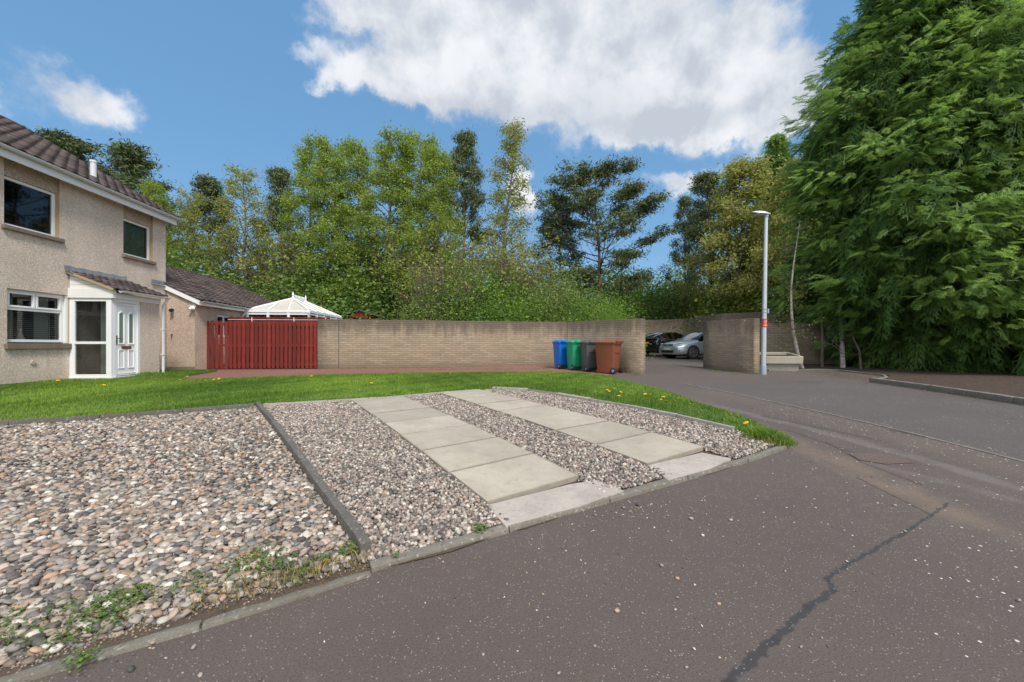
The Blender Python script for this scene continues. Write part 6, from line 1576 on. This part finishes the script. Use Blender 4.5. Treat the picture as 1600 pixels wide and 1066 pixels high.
def conifer(e, seed, H, Rf, nbough, per, zmin=.6, smin=.25, smax=.52, zlow=None):
    r = np.random.default_rng(seed); tb = [(np.array([[0, 0, 0], [.05, 0, H*.3], [0, .05, H*.7], [0, 0, H*.98]]), np.array([.30, .24, .12, .02]), 8)]
    pos, yaw, pit, rol, sc, tin = [], [], [], [], [], []
    for i in range(nbough):
        z = zmin+(H-zmin-.4)*(1-(1-(i+r.random())/nbough)**1.15) if True else 0
        az = i*2.39996+r.uniform(-.25, .25); Rz = Rf(z, az)*r.uniform(.74, 1.08); rise = r.uniform(.0, .30)
        tip = np.array([math.cos(az)*Rz, math.sin(az)*Rz, z]); base = np.array([0, 0, max(.25, z-Rz*rise)])
        mid = base+(tip-base)*.6+np.array([0, 0, .10*Rz]); tb.append((np.array([base, base+(mid-base)*.5+[0, 0, .05], mid, mid+(tip-mid)*.7]), np.array([.05, .04, .025, .008]), 4))
        bt = r.normal(.48, .15); cl = r.uniform(.8, 1.25)
        for k in range(per):
            s = r.uniform(0, 1)**.8*1.5*cl; lat = r.normal(0, .10+.42*min(s+.25, .9)); L_ = min(s, Rz*.9)
            ca, sa = math.cos(az), math.sin(az); rr_ = Rz-L_; p = np.array([ca*rr_-sa*lat, sa*rr_+ca*lat, tip[2]-.02*L_-abs(lat)*.22+(-.12*L_ if rise < .1 else -.2*L_*rise)+r.normal(0, .07)])
            if p[2] < .12: continue
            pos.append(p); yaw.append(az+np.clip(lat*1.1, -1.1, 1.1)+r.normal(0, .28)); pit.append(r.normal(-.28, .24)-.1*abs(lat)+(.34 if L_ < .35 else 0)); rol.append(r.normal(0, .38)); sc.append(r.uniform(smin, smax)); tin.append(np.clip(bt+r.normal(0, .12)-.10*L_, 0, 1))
    # added inner sprays block light through the crown, tinted dark as painted shade
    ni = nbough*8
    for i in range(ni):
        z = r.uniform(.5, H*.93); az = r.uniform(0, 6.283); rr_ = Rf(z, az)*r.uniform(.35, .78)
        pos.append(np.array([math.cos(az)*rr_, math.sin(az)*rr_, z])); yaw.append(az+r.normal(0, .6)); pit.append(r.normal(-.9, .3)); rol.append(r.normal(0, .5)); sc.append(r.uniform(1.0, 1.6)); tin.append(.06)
    pos = np.array(pos); n = len(pos); yaw, pit, rol, sc, tin = map(np.array, (yaw, pit, rol, sc, tin))
    V = np.repeat(SPV[None], n, 0)*sc[:, None, None]
    y, z = V[..., 1].copy(), V[..., 2].copy(); c, s = np.cos(rol)[:, None], np.sin(rol)[:, None]; V[..., 1] = y*c-z*s; V[..., 2] = y*s+z*c
    x, z = V[..., 0].copy(), V[..., 2].copy(); c, s = np.cos(pit)[:, None], np.sin(pit)[:, None]; V[..., 0] = x*c-z*s; V[..., 2] = x*s+z*c
    x, y = V[..., 0].copy(), V[..., 1].copy(); c, s = np.cos(yaw)[:, None], np.sin(yaw)[:, None]; V[..., 0] = x*c-y*s; V[..., 1] = x*s+y*c
    V += pos[:, None, :]
    Fc = (SPF[None]+(np.arange(n)*len(SPV))[:, None, None]).reshape(-1, 4)
    T_ = np.clip(tin[:, None]*(.45+.9*SPT[None])+.04, 0, 1)  # paler tips: new growth and painted light; darker bases: painted shade
    tubemesh('trunk', tb[:1], M['bark'], e); tubemesh('boughs', tb[1:], M['bark'], e)
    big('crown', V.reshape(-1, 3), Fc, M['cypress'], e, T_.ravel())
def Rfun(z, az):
    base = np.interp(z, [0, .5, 2.5, 5, 8, 10, 12, 14.5, 17, 19, 20], [4.2, 4.6, 4.9, 5.1, 4.95, 4.4, 3.2, 1.9, 1.2, .6, .2])
    if math.cos(az) < -.2 and z < 2.6: base *= .66+.34*max(0, (z-.6))/2.0
    return float(base*(1+.07*math.sin(3*az+z*.5)+.05*math.sin(5*az-z*.9)))
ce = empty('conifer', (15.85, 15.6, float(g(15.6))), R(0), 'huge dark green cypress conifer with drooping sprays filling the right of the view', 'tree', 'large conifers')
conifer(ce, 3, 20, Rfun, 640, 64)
c2_ = copy_tree(ce); c2_.location = (22.2, 14.8, float(g(14.6))); c2_.rotation_euler = (0, 0, 2.2); c2_.scale = (.93, .93, .93)
tag(c2_, 'second huge conifer, at the far right edge of the view', 'tree', 'large conifers')
c3_ = copy_tree(ce); c3_.location = (18.6, 28.5, float(g(28.5))); c3_.rotation_euler = (0, 0, 4.1); c3_.scale = (.60, .60, .78)
tag(c3_, 'smaller conifer whose pointed top shows behind the golden tree', 'tree', 'large conifers')

# ---- bare stems under the conifer
def stem_tree(pts_px, Y0, Y1, r0, r1, bark, label, twigs, name='birch_tree', leaves=0, seed=5, topY=None):
    r = np.random.default_rng(seed); n = len(pts_px); P = []
    b = G(*pts_px[0]) if Y0 is None else at(pts_px[0][0], Y0)
    base = Vector((b[0], b[1], float(g(b[1]))))
    for i, (px, py) in enumerate(pts_px):
        Y = b[1]+(Y1-b[1])*i/(n-1); P.append(np.array([(px-CX)/F*Y-base.x, Y-base.y, wz((HY-py)*Y/F)-base.z]))
    P = np.array(P); P[0, 2] = -.03; e = empty(name, base, 0, label, 'tree')
    rad = np.linspace(r0, r1, n)
    tb, A = [], []
    for i in range(twigs):
        f = r.uniform(.12, 1); q = np.array([np.interp(f*(n-1), np.arange(n), P[:, k]) for k in range(3)]); az = r.uniform(0, 6.28); L_ = r.uniform(.3, .95); el = r.uniform(.1, 1.0)
        d = np.array([math.cos(az)*math.cos(el), math.sin(az)*math.cos(el), math.sin(el)]); p = np.array([q, q+d*L_*.5+r.normal(0, .05, 3), q+d*L_+np.array([0, 0, -.1*L_])+r.normal(0, .08, 3)]); tb.append((p, np.array([.010, .006, .003]), 4))
        for j in range(3):
            s = q+d*L_*r.uniform(.4, 1); t = s+r.normal(0, .16, 3); tb.append((np.array([s, t]), np.array([.006, .003]), 3)); A.append(t)
    if twigs < 10: tubemesh('trunk', [(P, rad, 10)]+tb, M[bark], e)
    else: tubemesh('trunk', [(P, rad, 10)], M[bark], e); tubemesh('branches', tb, M['twig'], e)
    if leaves and A: foliage('crown', np.array(A), leaves, .16, .07, M['olive'], e, seed, keep=.8)
    return e
stem_tree([(1254,572),(1247,556),(1240,520),(1237,490),(1236,455),(1239,420),(1245,380),(1250,345)], 14.9, 15.3, .072, .008, 'birchbark', 'slender birch with pale pinkish bark leaning beside the trough', 34, leaves=12, seed=5)
stem_tree([(1317,568),(1316,545),(1315,520),(1312,470)], 15.2, 15.6, .085, .06, 'birchbark', 'short white birch trunk in the shade of the conifer', 4, seed=6)
stem_tree([(1284,570),(1285,530),(1284,480)], 15.6, 15.7, .055, .045, 'bark', 'dark bare stem between the two birches', 8, seed=7, name='sapling')
stem_tree([(1345,570),(1343,548),(1336,535),(1330,520)], 14.6, 14.8, .04, .02, 'bark', 'small forked bare sapling right of the white birch', 6, seed=8, name='sapling')
